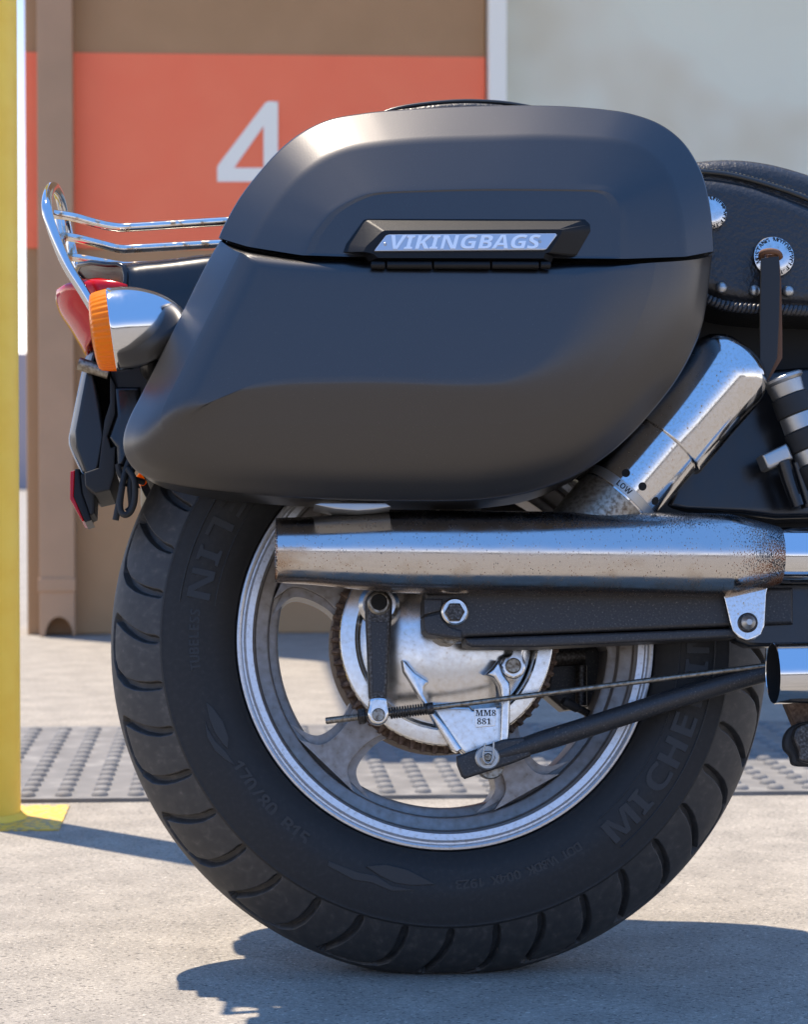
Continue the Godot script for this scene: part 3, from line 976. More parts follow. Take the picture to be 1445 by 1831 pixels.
func exhaust(bike: Node3D):
	var z := 0.152
	var mat := muffler_material()
	var ex := grouped("muffler", bike)
	var p0 := L(495, 984, z)
	var p1 := L(1392, 994, z)
	var prof := along(p0, p1, [[495, 57], [497, 58.3], [560, 61.5], [620, 67], [680, 72], [730, 74.5], [900, 75.5], [1200, 76], [1285, 75.5], [1310, 74], [1340, 67], [1370, 59.5], [1390, 54], [1394, 52.5], [1395, 50]], z, [984.0, 994.0, 495.0, 1392.0])
	var fine := []
	var sm := []
	for q in prof: sm.push_back(Vector2(q[0], q[1]))
	for q in smooth(sm, 4): fine.push_back([q.x, q.y])
	put(lathe_uv(p0, p1, fine, 96), "shell", mat, ex)
	var mb := MB.new()
	lathe(mb, p0, p1, [[0.0, mm(57, z)], [0.0005, mm(54.5, z)], [0.06, mm(54, z)], [0.061, 0.004]], 64, false)
	part(mb, "outlet", M.dark_steel, ex)
	mb = MB.new()
	var a := L(1391, 993, z)
	var b := L(1700, 995, z)
	lathe(mb, a, b, [[0, mm(49, z)], [0.002, mm(51, z)], [0.01, mm(51.5, z)], [a.distance_to(b), mm(52, z)]], 64)
	part(mb, "header_pipe", M.chrome, ex)
	mb = MB.new()
	slab(mb, LP([[1290, 1052], [1376, 1040], [1371, 1062], [1368, 1118], [1362, 1134], [1350, 1143], [1336, 1145], [1322, 1140], [1311, 1128], [1306, 1112], [1297, 1072]], 0.1445), 0.004, 0.001)
	part(mb, "hanger_tab", M.chrome_rusty, ex, 30)
	mb = MB.new()
	disc(mb, 1339, 1113, 0.142, 0.1480, 18, 32)
	part(mb, "washer", M.dark_steel, ex)
	mb = MB.new()
	disc(mb, 1341, 1112, 0.145, 0.1545, 13, 24, 0.004)
	part(mb, "hanger_bolt", M.grey_metal, ex)
	# the lower pipe, open towards the rear
	var lo := grouped("lower_muffler", bike)
	z = 0.175
	p0 = L(1383, 1204, z)
	p1 = L(1700, 1198, z)
	var r := mm(55.5, z)
	mb = MB.new()
	var n := 72
	var d := (p1 - p0).normalized()
	var fr := frame(d)
	var rs := []
	for q in [[0.12, 0.90], [0.004, 0.955], [0.0006, 0.965], [0.0, 0.98], [0.0008, 1.0], [0.02, 1.0], [0.16, 1.01]]:
		var ring := []
		for k in n:
			var ang := TAU * k / n
			var off: Vector3 = (fr[0] * cos(ang) + fr[1] * sin(ang)) * r * q[1]
			ring.push_back(p0 + d * (q[0] - off.z * -0.03 * (1.0 if q[0] < 0.1 else 0.3)) + off)
		rs.push_back(ring)
	mb.rings(rs.slice(2))
	part(mb, "shell", M.chrome, lo)
	mb = MB.new()
	mb.rings([rs[2], rs[1], rs[0]])
	mb.fan(rs[0])
	part(mb, "bore", M.hole, lo)

# ================================================================= frame and suspension
func chassis(bike: Node3D):
	var arm := grouped("swingarm", bike)
	var mb := MB.new()
	slab(mb, LP([[760, 1060], [760, 1126], [768, 1133], [790, 1136], [826, 1142], [838, 1139], [1320, 1120], [1420, 1116], [1420, 1050], [900, 1052]], 0.135), 0.042, 0.004)
	part(mb, "beam", M.black_dusty, arm, 34)
	mb = MB.new()
	slab(mb, LP([[832, 1141], [1318, 1123], [1318, 1140], [960, 1157], [845, 1157], [834, 1152]], 0.1375), 0.046, 0.003)
	part(mb, "lower_flange", M.black_dusty, arm, 34)
	mb = MB.new()
	slab(mb, LP([[758, 1071], [792, 1071], [790, 1088], [787, 1093], [758, 1100]], 0.1395), 0.046, 0.002)
	slab(mb, LP([[758, 1103], [787, 1096], [792, 1108], [806, 1122], [826, 1128], [826, 1141], [790, 1138], [766, 1134], [759, 1126]], 0.1395), 0.046, 0.002)
	part(mb, "axle_clamp", M.black_dusty, arm, 34)
	mb = MB.new()
	disc(mb, 814, 1093, 0.13, 0.1425, 24.5, 40, 0.0015)
	part(mb, "axle_washer", M.polished, arm)
	mb = MB.new()
	hexhead(mb, 814, 1094, 0.14, 0.1490, 18)
	part(mb, "axle_nut", M.dark_steel, arm, 20)
	mb = MB.new()
	disc(mb, 802, 1122, 0.07, 0.112, 29, 40, 0.002)
	part(mb, "spacer", M.steel, arm)
	# axle through the hub
	mb = MB.new()
	lathe(mb, HUB + Vector3(0, 0, -0.17), HUB + Vector3(0, 0, 0.12), [[0, 0.009], [0.29, 0.009]], 20)
	part(mb, "axle", M.steel, arm)
	mb = MB.new()
	slab(mb, LP([[1360, 1040], [1640, 1040], [1640, 1150], [1372, 1156], [1340, 1156], [1318, 1146], [1304, 1126], [1300, 1106], [1310, 1080]], 0.128), 0.03, 0.004)
	part(mb, "frame_plate", M.black_gloss, bike, 34)
	# far swingarm and final drive seen through the wheel
	var fd := grouped("final_drive", bike)
	mb = MB.new()
	lathe(mb, HUB + Vector3(0, 0, -0.15), HUB + Vector3(0, 0, -0.06), [[0, 0.03], [0.005, 0.062], [0.03, 0.075], [0.08, 0.078], [0.09, 0.074]], 48)
	part(mb, "gear_case", M.black_dusty, fd)
	mb = MB.new()
	slab(mb, LP([[985, 1165], [1082, 1150], [1086, 1200], [1074, 1262], [1010, 1270], [975, 1240]], -0.05), 0.05, 0.006)
	part(mb, "drive_housing", M.black_dusty, fd)
	mb = MB.new()
	tube(mb, [L(985, 1175, -0.045), L(1045, 1172, -0.045)], 0.010, 20)
	part(mb, "drain_boss", M.dark_steel, fd)
	mb = MB.new()
	tube(mb, [L(1040, 1190, -0.03), L(1040, 1262, -0.03)], 0.006, 16)
	part(mb, "drive_bolt", M.dark_steel, fd)
	mb = MB.new()
	slab(mb, LP([[900, 1060], [1500, 1030], [1500, 1130], [1080, 1150], [900, 1150]], -0.10), 0.05, 0.006)
	part(mb, "drive_shaft_tube", M.black_dusty, fd)
	# chrome covered shock
	var sh := grouped("shock_absorber", bike)
	var z := 0.132
	var p0 := L(1070, 934, z)
	var p1 := L(1333, 627, z)
	var len := p0.distance_to(p1)
	var cut := (L(1193, 790, z) - p0).length()
	mb = MB.new()
	lathe(mb, p0, p1, [[cut - 0.004, mm(75.5, z)], [cut - 0.0035, mm(81, z)], [cut - 0.002, mm(82.5, z)], [cut + 0.02, mm(82, z)], [len - 0.034, mm(82, z)], [len - 0.022, mm(79, z)], [len - 0.012, mm(70, z)], [len - 0.004, mm(54, z)], [len, mm(28, z)]], 72)
	part(mb, "upper_cover", M.chrome_rusty, sh, 30)
	mb = MB.new()
	lathe(mb, p0, p1, [[-0.05, mm(74, z)], [cut - 0.002, mm(74, z)]], 72)
	part(mb, "lower_cover", M.chrome_rusty, sh, 30)
	mb = MB.new()
	lathe(mb, p0, p1, [[-0.05, mm(75, z)], [0.0270, mm(75.5, z)], [0.0280, mm(74.5, z)]], 72)
	part(mb, "adjuster_ring", M.steel, sh, 30)
	mb = MB.new()
	lathe(mb, p0, p1, [[0.0298, mm(74.2, z)], [0.0301, mm(74.8, z)], [0.0390, mm(74.8, z)], [0.0393, mm(74.2, z)]], 72, false)
	part(mb, "scale_band", M.grey_metal, sh, 30)
	var d := (p1 - p0).normalized()
	var fr := frame(d)
	for q in [[0.0465, 0.76], [0.0470, 0.22], [0.0465, -0.30]]:
		mb = MB.new()
		var o: Vector3 = Vector3(0, 0, 1) * cos(q[1]) + d.cross(Vector3(0, 0, 1)).normalized() * sin(q[1])
		var c: Vector3 = p0 + d * q[0] + o * mm(74, z)
		lathe(mb, c - o * 0.001, c + o * 0.0004, [[0, 0.0042], [0.0014, 0.0040]], 20)
		part(mb, "spanner_hole", M.hole, sh)
	mb = MB.new()
	var side := d.cross(Vector3(0, 0, 1)).normalized()
	var tx := Transform3D(Basis(d, -0.11) * Basis(side, d, Vector3(0, 0, 1)), p0 + d * 0.0346 + Basis(d, -0.11) * Vector3(0, 0, mm(74.6, z)))
	put_text(mb, letter_mesh("LOW", 0.0055, 0.0006, ["Droid Sans"], 600), tx)
	part(mb, "lettering", M.ink, sh, 30)
	mb = MB.new()
	slab(mb, LP([[1030, 912], [1042, 884], [1056, 884], [1044, 912]], 0.13), 0.003, 0.0005)
	part(mb, "warning_label", M.yellow_label, sh)
	# dark side cover and frame behind it
	var cov := grouped("side_cover", bike)
	mb = MB.new()
	slab(mb, LP([[1190, 905], [1215, 850], [1330, 690], [1380, 660], [1640, 640], [1640, 922], [1390, 928], [1330, 921], [1230, 916], [1203, 912]], 0.085), 0.05, 0.012)
	part(mb, "panel", M.black_gloss, cov, 40)
	mb = MB.new()
	slab(mb, LP([[1180, 520], [1640, 520], [1640, 1040], [1380, 1040], [1300, 950], [1150, 930], [1180, 700]], 0.02), 0.04, 0.01)
	part(mb, "inner_frame", M.rubber_matte, cov, 40)
	# remote reservoir at the edge of the picture
	var rv := grouped("shock_reservoir", bike)
	z = 0.125
	var r0 := L(1402, 684, z)
	var r1 := L(1476, 868, z)
	var dr := r0.distance_to(r1)
	var bands := [[0.0, 0.13, 34, 31, "collar"], [0.13, 0.31, 34, 36, "boot_ring"], [0.31, 0.46, 33, 34, "collar"], [0.46, 0.64, 36, 37, "boot_ring"], [0.64, 0.78, 34, 35, "collar"], [0.78, 1.0, 37, 37, "boot_ring"]]
	for q in bands:
		mb = MB.new()
		var len2: float = (q[1] - q[0]) * dr
		lathe(mb, r0.lerp(r1, q[0]), r1, [[0, mm(q[2] - 2, z)], [0.001, mm(q[2], z)], [len2 - 0.001, mm(q[3], z)], [len2, mm(q[3] - 2, z)]], 40)
		part(mb, q[4], M.grey_metal if q[4] == "collar" else M.rubber_matte, rv)
	mb = MB.new()
	lathe(mb, r0 - (r1 - r0).normalized() * 0.006, r1, [[0, mm(36, z)], [0.0015, mm(39, z)], [0.004, mm(39, z)], [0.0065, mm(34, z)]], 40)
	part(mb, "flange", M.grey_metal, rv)
	mb = MB.new()
	slab(mb, LP([[1363, 813], [1408, 792], [1414, 800], [1421, 820], [1378, 838], [1372, 836]], 0.135), 0.03, 0.004)
	part(mb, "clamp", M.grey_metal, rv)
	mb = MB.new()
	tube(mb, [L(1402, 826, 0.13), L(1412, 860, 0.13), L(1428, 905, 0.13)], [0.0075, 0.007, 0.0062], 18)
	part(mb, "hose", M.black_gloss, rv)
	mb = MB.new()
	tube(mb, [L(1424, 828, 0.12), L(1450, 905, 0.12)], 0.009, 18)
	part(mb, "hose", M.black_gloss, rv)
	# footpeg at the right edge
	var fp := grouped("footpeg", bike)
	mb = MB.new()
	slab(mb, LP([[1406, 1256], [1480, 1256], [1480, 1300], [1424, 1300]], 0.13), 0.02, 0.003)
	part(mb, "bracket", M.fin, fp)
	mb = MB.new()
	slab(mb, smooth(LP([[1446, 1290], [1420, 1298], [1406, 1316], [1405, 1338], [1416, 1352], [1422, 1368], [1450, 1371], [1490, 1370], [1490, 1290]], 0.15), 4, true), 0.016, 0.004)
	part(mb, "rubber_pad", M.rubber_matte, fp)
	mb = MB.new()
	slab(mb, smooth(LP([[1460, 1290], [1430, 1298], [1421, 1320], [1430, 1345], [1432, 1360], [1460, 1366], [1500, 1360], [1500, 1290]], 0.163), 4, true), 0.02, 0.005)
	part(mb, "peg_core", M.dark_steel, fp)

# ================================================================= seat
func seat(bike: Node3D):
	var st := grouped("seat", bike)
	var mb := MB.new()
	var top := [[1150, 312], [1200, 303], [1240, 297], [1280, 293.5], [1320, 294], [1360, 299], [1400, 308], [1445, 322], [1500, 342], [1560, 367], [1640, 402], [1700, 440], [1700, 560], [1150, 480]]
	var tl := smooth(LP(top.slice(0, 12), 0.075), 4) + LP(top.slice(12), 0.075)
	slab(mb, shifted(tl, 0.03), 0.20, 0.045)
	part(mb, "cushion", M.leather, st, 60)
	mb = MB.new()
	var pan := [[1200, 316], [1262, 312], [1330, 322], [1390, 340], [1445, 360], [1640, 440], [1640, 562], [1445, 552], [1390, 551], [1330, 546], [1290, 538], [1262, 524], [1200, 500]]
	slab(mb, smooth(LP(pan.slice(0, 6), 0.118), 4) + LP(pan.slice(6), 0.118), 0.24, 0.03)
	part(mb, "side_skirt", M.leather, st, 60)
	mb = MB.new()
	var line := smooth(LQ([[1225, 305, 0.110], [1265, 308, 0.110], [1300, 312, 0.110], [1340, 321, 0.110], [1390, 336, 0.111], [1445, 356, 0.112], [1640, 436, 0.112]]), 8)
	tube(mb, line, 0.0028, 12)
	part(mb, "piping", M.piping, st, 60)
	var st_line := resample(smooth(LQ([[1225, 300, 0.104], [1265, 302, 0.104], [1300, 306, 0.1045], [1340, 315, 0.105], [1390, 330, 0.106], [1445, 350, 0.1065]]), 8), 60)
	for k in 30:
		mb = MB.new()
		tube(mb, [st_line[k * 2], st_line[k * 2 + 1]], 0.0006, 6)
		part(mb, "stitch", M.stitch, st, 60)
	# braided edge
	var edge := resample(smooth(LQ([[1240, 520, 0.118], [1268, 538, 0.120], [1300, 548, 0.121], [1350, 553, 0.122], [1445, 557, 0.122], [1600, 562, 0.122]]), 8), 260)
	for s in 2:
		mb = MB.new()
		var pts := []
		for i in edge.size():
			var a := i * 0.55 + PI * s
			pts.push_back(edge[i] + Vector3(0, sin(a) * 0.0032, 0.002 + cos(a) * 0.0024))
		tube(mb, pts, 0.0030, 8)
		part(mb, "braid", M.leather, st, 60)
	# conchos
	for q in [[1384, 460, 38.5], [1271, 381, 31.0]]:
		mb = MB.new()
		var c := L(q[0], q[1], 0.122)
		var r := mm(q[2], 0.13)
		lathe(mb, c, c + Vector3(0, 0, 0.01), [[0, r * 0.98], [0.0015, r], [0.0025, r * 0.97], [0.0040, r * 0.72], [0.0046, r * 0.5], [0.0048, 0.0002]], 56)
		part(mb, "concho", M.polished, st, 30)
		mb = MB.new()
		var txt := "MUSTANG MOTORCYCLE-USA"
		for i in txt.length():
			if txt[i] == " ": continue
			var a := deg_to_rad(196.0 - i * 14.0)
			var o := Vector3(cos(a), sin(a), 0)
			put_text(mb, letter_mesh(txt[i], mm(8.5, 0.13), 0.0005, ["Droid Serif"], 700), Transform3D(Basis(Vector3(o.y, -o.x, 0), o, Vector3(0, 0, 1)), c + o * r * 0.82 + Vector3(0, 0, 0.0036)))
		part(mb, "concho_lettering", M.ink, st, 30)
	for q in [[1291, 515], [1350, 520], [1410, 521]]:
		mb = MB.new()
		var c := L(q[0], q[1], 0.121)
		var r := mm(10.8, 0.12)
		lathe(mb, c, c + Vector3(0, 0, 0.01), [[0, r], [0.001, r], [0.0022, r * 0.92], [0.0036, r * 0.7], [0.0043, r * 0.4], [0.0046, 0.0002]], 28)
		part(mb, "stud", M.grey_metal, st, 60)
	# strap
	mb = MB.new()
	slab(mb, LP([[1374, 455], [1394, 455], [1398, 500], [1400, 600], [1400, 640], [1370, 690], [1378, 600], [1378, 500]], 0.1330), 0.003, 0.0006)
	part(mb, "back_strap", M.leather_edge, st)
	mb = MB.new()
	slab(mb, LP([[1362, 462], [1394, 458], [1396, 500], [1394, 580], [1391, 640], [1366, 694], [1360, 660], [1360, 560]], 0.1385), 0.003, 0.0008)
	part(mb, "strap", M.strap_black, st)
	mb = MB.new()
	tube(mb, smooth(LQ([[1362, 461, 0.128], [1364, 452, 0.134], [1378, 449, 0.137], [1392, 452, 0.134], [1396, 460, 0.128]]), 4), 0.0030, 10)
	part(mb, "strap_knot", M.leather_edge, st, 60)
	# pillion pad behind the bag
	mb = MB.new()
	slab(mb, smooth(LP([[620, 260], [690, 200], [740, 188], [800, 181], [860, 180], [930, 187], [1000, 205], [1120, 300], [1000, 330], [640, 330]], 0.06), 4, true), 0.20, 0.02)
	part(mb, "pillion_pad", M.leather, st, 60)
	mb = MB.new()
	var pl := smooth(LQ([[655, 219, 0.055], [700, 197, 0.055], [760, 186, 0.055], [830, 181, 0.055], [900, 184, 0.055], [960, 194, 0.055]]), 10)
	tube(mb, pl, 0.0022, 10)
	part(mb, "piping", M.piping, st, 60)

# ================================================================= tail
func signal_lamp(parent: Node3D, mirror: bool):
	var ts := grouped("turn_signal", parent)
	var z := 0.165
	var p0 := L(168, 594, z)
	var p1 := L(345, 572, z)
	var s := mm(1.0, z)
	var mb := MB.new()
	var d := (p1 - p0).normalized()
	var fr := frame(d)
	var rs := []
	for q in [[-6.0, 0.0], [-5.5, 30.0], [-3.0, 55.0], [0.0, 66.0], [4.0, 70.0], [14.0, 72.5], [33.0, 75.0]]:
		var ring := []
		for k in 160:
			var a := TAU * k / 160
			var rib: float = (1.0 - 0.03 * (0.5 + 0.5 * cos(a * 40.0))) if q[1] > 60 else 1.0
			ring.push_back(p0 + d * q[0] * s + (fr[0] * cos(a) + fr[1] * sin(a)) * max(q[1], 0.05) * s * rib)
		rs.push_back(ring)
	mb.rings(rs)
	put(mb.mesh(60, mirror), "lens", M.amber, ts)
	mb = MB.new()
	var prof := []
	var sm := []
	for q in [[31.0, 73.0], [32.5, 76.0], [45.0, 76.0], [70.0, 74.0], [95.0, 68.0], [120.0, 58.0], [140.0, 46.0], [156.0, 32.0], [166.0, 16.0], [169.0, 1.0]]: sm.push_back(Vector2(q[0] * s, q[1] * s))
	for q in smooth(sm, 4): prof.push_back([q.x, q.y])
	lathe(mb, p0, p1, prof, 72, false)
	put(mb.mesh(60, mirror), "housing", M.chrome, ts)
	mb = MB.new()
	tube(mb, [L(262, 622, 0.150), L(268, 660, 0.135), L(285, 690, 0.05)], 0.010, 18)
	put(mb.mesh(60, mirror), "stalk", M.black_gloss, ts)
func tail(bike: Node3D):
	# fender: a rounded channel over the wheel
	var fe := grouped("rear_fender", bike)
	var mb := MB.new()
	var spine := smooth([Vector2(128, 480), Vector2(160, 482), Vector2(230, 480), Vector2(300, 474), Vector2(400, 462), Vector2(560, 452), Vector2(760, 470), Vector2(960, 540), Vector2(1120, 660)], 6)
	var rs := []
	for sp in spine:
		var c := L(sp.x, sp.y, 0.06)
		var k := clampf((sp.x - 136.0) / 110.0, 0, 1)
		var drop: float = lerpf(0.030, 0.085, sqrt(k))
		var row := []
		for q in [[0.094, -1.0], [0.0945, -0.5], [0.093, -0.2], [0.088, -0.07], [0.078, 0.0], [0.06, 0.055], [0.035, 0.09], [0.0, 0.10], [-0.035, 0.09], [-0.06, 0.055], [-0.078, 0.0], [-0.088, -0.07], [-0.093, -0.2], [-0.0945, -0.5], [-0.094, -1.0]]:
			row.push_back(Vector3(c.x + 0.055 * (1.0 - k) * pow(absf(q[0]) / 0.0945, 2.2), c.y + q[1] * (drop if q[1] < 0 else 0.11), q[0]))
		rs.push_back(row)
	mb.rings(rs, false)
	part(mb, "skin", M.black_gloss, fe, 70)
	mb = MB.new()
	tube(mb, rs[0], 0.0028, 10)
	part(mb, "rolled_edge", M.black_gloss, fe, 70)
	mb = MB.new()
	slab(mb, LP([[196, 655], [300, 640], [420, 640], [420, 860], [262, 850], [240, 800], [205, 700]], 0.055), 0.11, 0.006)
	part(mb, "inner_panel", M.rubber_matte, fe)
	# luggage rack of chrome tube
	var rk := grouped("luggage_rack", bike)
	mb = MB.new()
	var hoop := smooth(LQ([[175, 566, 0.105], [150, 524, 0.105], [120, 476, 0.105], [100, 430, 0.105], [86, 388, 0.103], [83, 366, 0.098], [85, 348, 0.070], [91, 336, 0.030], [98, 336, -0.010], [106, 352, -0.060], [114, 385, -0.095], [122, 420, -0.105], [134, 470, -0.105], [158, 525, -0.105]]), 6)
	tube(mb, hoop, 0.0052, 18)
	part(mb, "hoop", M.chrome, rk, 60)
	for q in [[0.075, [[96, 383], [130, 388], [170, 399], [205, 406], [240, 406], [400, 396], [560, 388]]], [0.0, [[104, 421], [140, 427], [180, 437], [215, 445], [250, 444], [390, 436], [560, 428]]], [-0.075, [[114, 458], [150, 463], [190, 470], [222, 475], [260, 474], [390, 468], [560, 462]]]]:
		mb = MB.new()
		tube(mb, smooth(LP(q[1], q[0]), 5), 0.0044, 16)
		part(mb, "rail", M.rack_rust, rk, 60)
	for q in [[[101, 384, 0.02], [108, 425, 0.02], [110, 432, 0.0]], [[108, 388, -0.02], [113, 425, -0.02], [112, 430, 0.0]], [[126, 430, -0.08], [128, 462, -0.078]]]:
		mb = MB.new()
		tube(mb, LQ(q), 0.0036, 12)
		part(mb, "upright", M.rack_rust, rk, 60)
	# tail light
	var tl := grouped("tail_light", bike)
	mb = MB.new()
	var o := smooth(LP([[99, 534], [110, 524], [135, 519], [160, 519], [176, 530], [176, 580], [162, 628], [152, 634], [142, 618], [124, 588], [106, 560]], 0.0), 4, true)
	var c0 := Vector3.ZERO
	for p in o: c0 += p
	c0 /= o.size()
	rs = []
	for q in [[-1.0, 0.04], [-0.96, 0.35], [-0.85, 0.62], [-0.66, 0.82], [-0.36, 0.96], [0.0, 1.0], [0.36, 0.96], [0.66, 0.82], [0.85, 0.62], [0.96, 0.35], [1.0, 0.04]]:
		var ring := []
		for p in o: ring.push_back(Vector3(c0.x + (p.x - c0.x) * q[1] + (1.0 - q[1]) * 0.055, c0.y + (p.y - c0.y) * (0.4 + 0.6 * q[1]), q[0] * 0.098))
		rs.push_back(ring)
	mb.rings(rs)
	part(mb, "lens", M.red_lens, tl, 60)
	mb = MB.new()
	slab(mb, LP([[150, 540], [230, 530], [240, 640], [170, 632]], 0.05), 0.10, 0.01)
	part(mb, "housing", M.black_gloss, tl, 50)
	signal_lamp(bike, false)
	signal_lamp(bike, true)
	# plate carrier
	var pc := grouped("plate_carrier", bike)
	mb = MB.new()
	# a thin black sheet, bowed from side to side, that carries the plate
	var q0 := smooth(LQ([[160, 634, 0.0], [152, 650, 0.0], [138, 712, 0.0], [128, 762, 0.0], [124, 785, 0.0], [128, 804, 0.0], [140, 828, 0.0], [151, 852, 0.0]]), 3)
	var rows := []
	var back_rows := []
	for k in 15:
		var t := -1.0 + k / 14.0 * 1.42
		var row := []
		var row2 := []
		for p in q0:
			row.push_back(Vector3(p.x + 0.050 * t * t, p.y, t * 0.088))
			row2.push_back(Vector3(p.x + 0.050 * t * t + 0.0024, p.y, t * 0.088))
		rows.push_back(row)
		back_rows.push_back(row2)
	mb.rings(rows, false)
	back_rows.reverse()
	mb.rings(back_rows, false)
	mb.rings([back_rows[0], rows[-1]], false)
	mb.rings([rows[0], back_rows[-1]], false)
	part(mb, "plate", M.dark_sheet, pc, 40)
	mb = MB.new()
	tube(mb, smooth(LQ([[164, 632, 0.002], [152, 650, 0.002], [129, 762, 0.002], [125, 788, 0.002], [129, 806, 0.002], [151, 854, 0.002]]), 6), 0.0016, 8)
	part(mb, "plate_edge", M.grey_metal, pc, 60)
	mb = MB.new()
	slab(mb, LP([[156, 650], [166, 660], [178, 720], [186, 780], [178, 830], [170, 850], [152, 848], [134, 800], [133, 770]], 0.052), 0.09, 0.004)
	part(mb, "backing", M.dark_sheet, pc, 40)
	mb = MB.new()
	slab(mb, LP([[196, 670], [206, 690], [206, 740], [192, 780], [198, 800], [206, 798], [204, 850], [196, 876], [170, 882], [152, 868], [150, 845], [176, 836], [180, 800], [186, 752], [196, 720]], 0.060), 0.11, 0.005)
	part(mb, "bracket", M.rubber_matte, pc, 40)
	mb = MB.new()
	tube(mb, [L(140, 650, 0.06), L(194, 667, 0.06)], 0.0065, 16)
	part(mb, "spacer_bolt", M.steel, pc)
	mb = MB.new()
	slab(mb, LP([[201, 690], [250, 690], [255, 760], [226, 830], [206, 842], [204, 800], [192, 782], [206, 742]], 0.060), 0.12, 0.006)
	part(mb, "tail_bracket", M.black_gloss, pc, 40)
	# reflector
	var rf := grouped("rear_reflector", bike)
	mb = MB.new()
	slab(mb, LP([[125, 843], [133, 841], [131, 888], [150, 932], [146, 932], [124, 892]], 0.030), 0.06, 0.001)
	part(mb, "red_face", M.red_lens, rf, 30)
	mb = MB.new()
	slab(mb, LP([[133, 838], [142, 838], [146, 880], [163, 930], [151, 934], [131, 889]], 0.031), 0.062, 0.0015)
	part(mb, "backing", M.black_texture, rf, 30)
	mb = MB.new()
	slab(mb, LP([[142, 846], [160, 850], [170, 872], [168, 918], [160, 922], [146, 882]], 0.03), 0.06, 0.003)
	part(mb, "bracket", M.rubber_matte, rf, 30)
	# amber marker low on the far side
	var mk := grouped("side_marker", bike)
	mb = MB.new()
	slab(mb, LP([[243, 852], [250, 843], [262, 862], [256, 868], [244, 864]], -0.10), 0.03, 0.002)
	part(mb, "lens", M.amber, mk, 40)
	mb = MB.new()
	slab(mb, LP([[252, 845], [282, 846], [286, 866], [262, 866]], -0.105), 0.03, 0.003)
	part(mb, "housing", M.chrome, mk, 40)
	# loose wires
	for q in [[[232, 820, 0.06], [222, 850, 0.065], [214, 890, 0.07], [206, 930, 0.07]], [[228, 838, 0.07], [240, 860, 0.075], [240, 895, 0.075], [232, 916, 0.075], [220, 920, 0.075], [214, 905, 0.072], [218, 870, 0.07]], [[236, 830, 0.06], [232, 870, 0.065], [234, 905, 0.065], [226, 915, 0.065]], [[210, 830, 0.06], [216, 850, 0.06], [236, 856, 0.06], [256, 862, 0.05]]]:
		mb = MB.new()
		tube(mb, smooth(LQ(q), 6), 0.0032, 10)
		part(mb, "wire", M.rubber_matte, bike, 60)

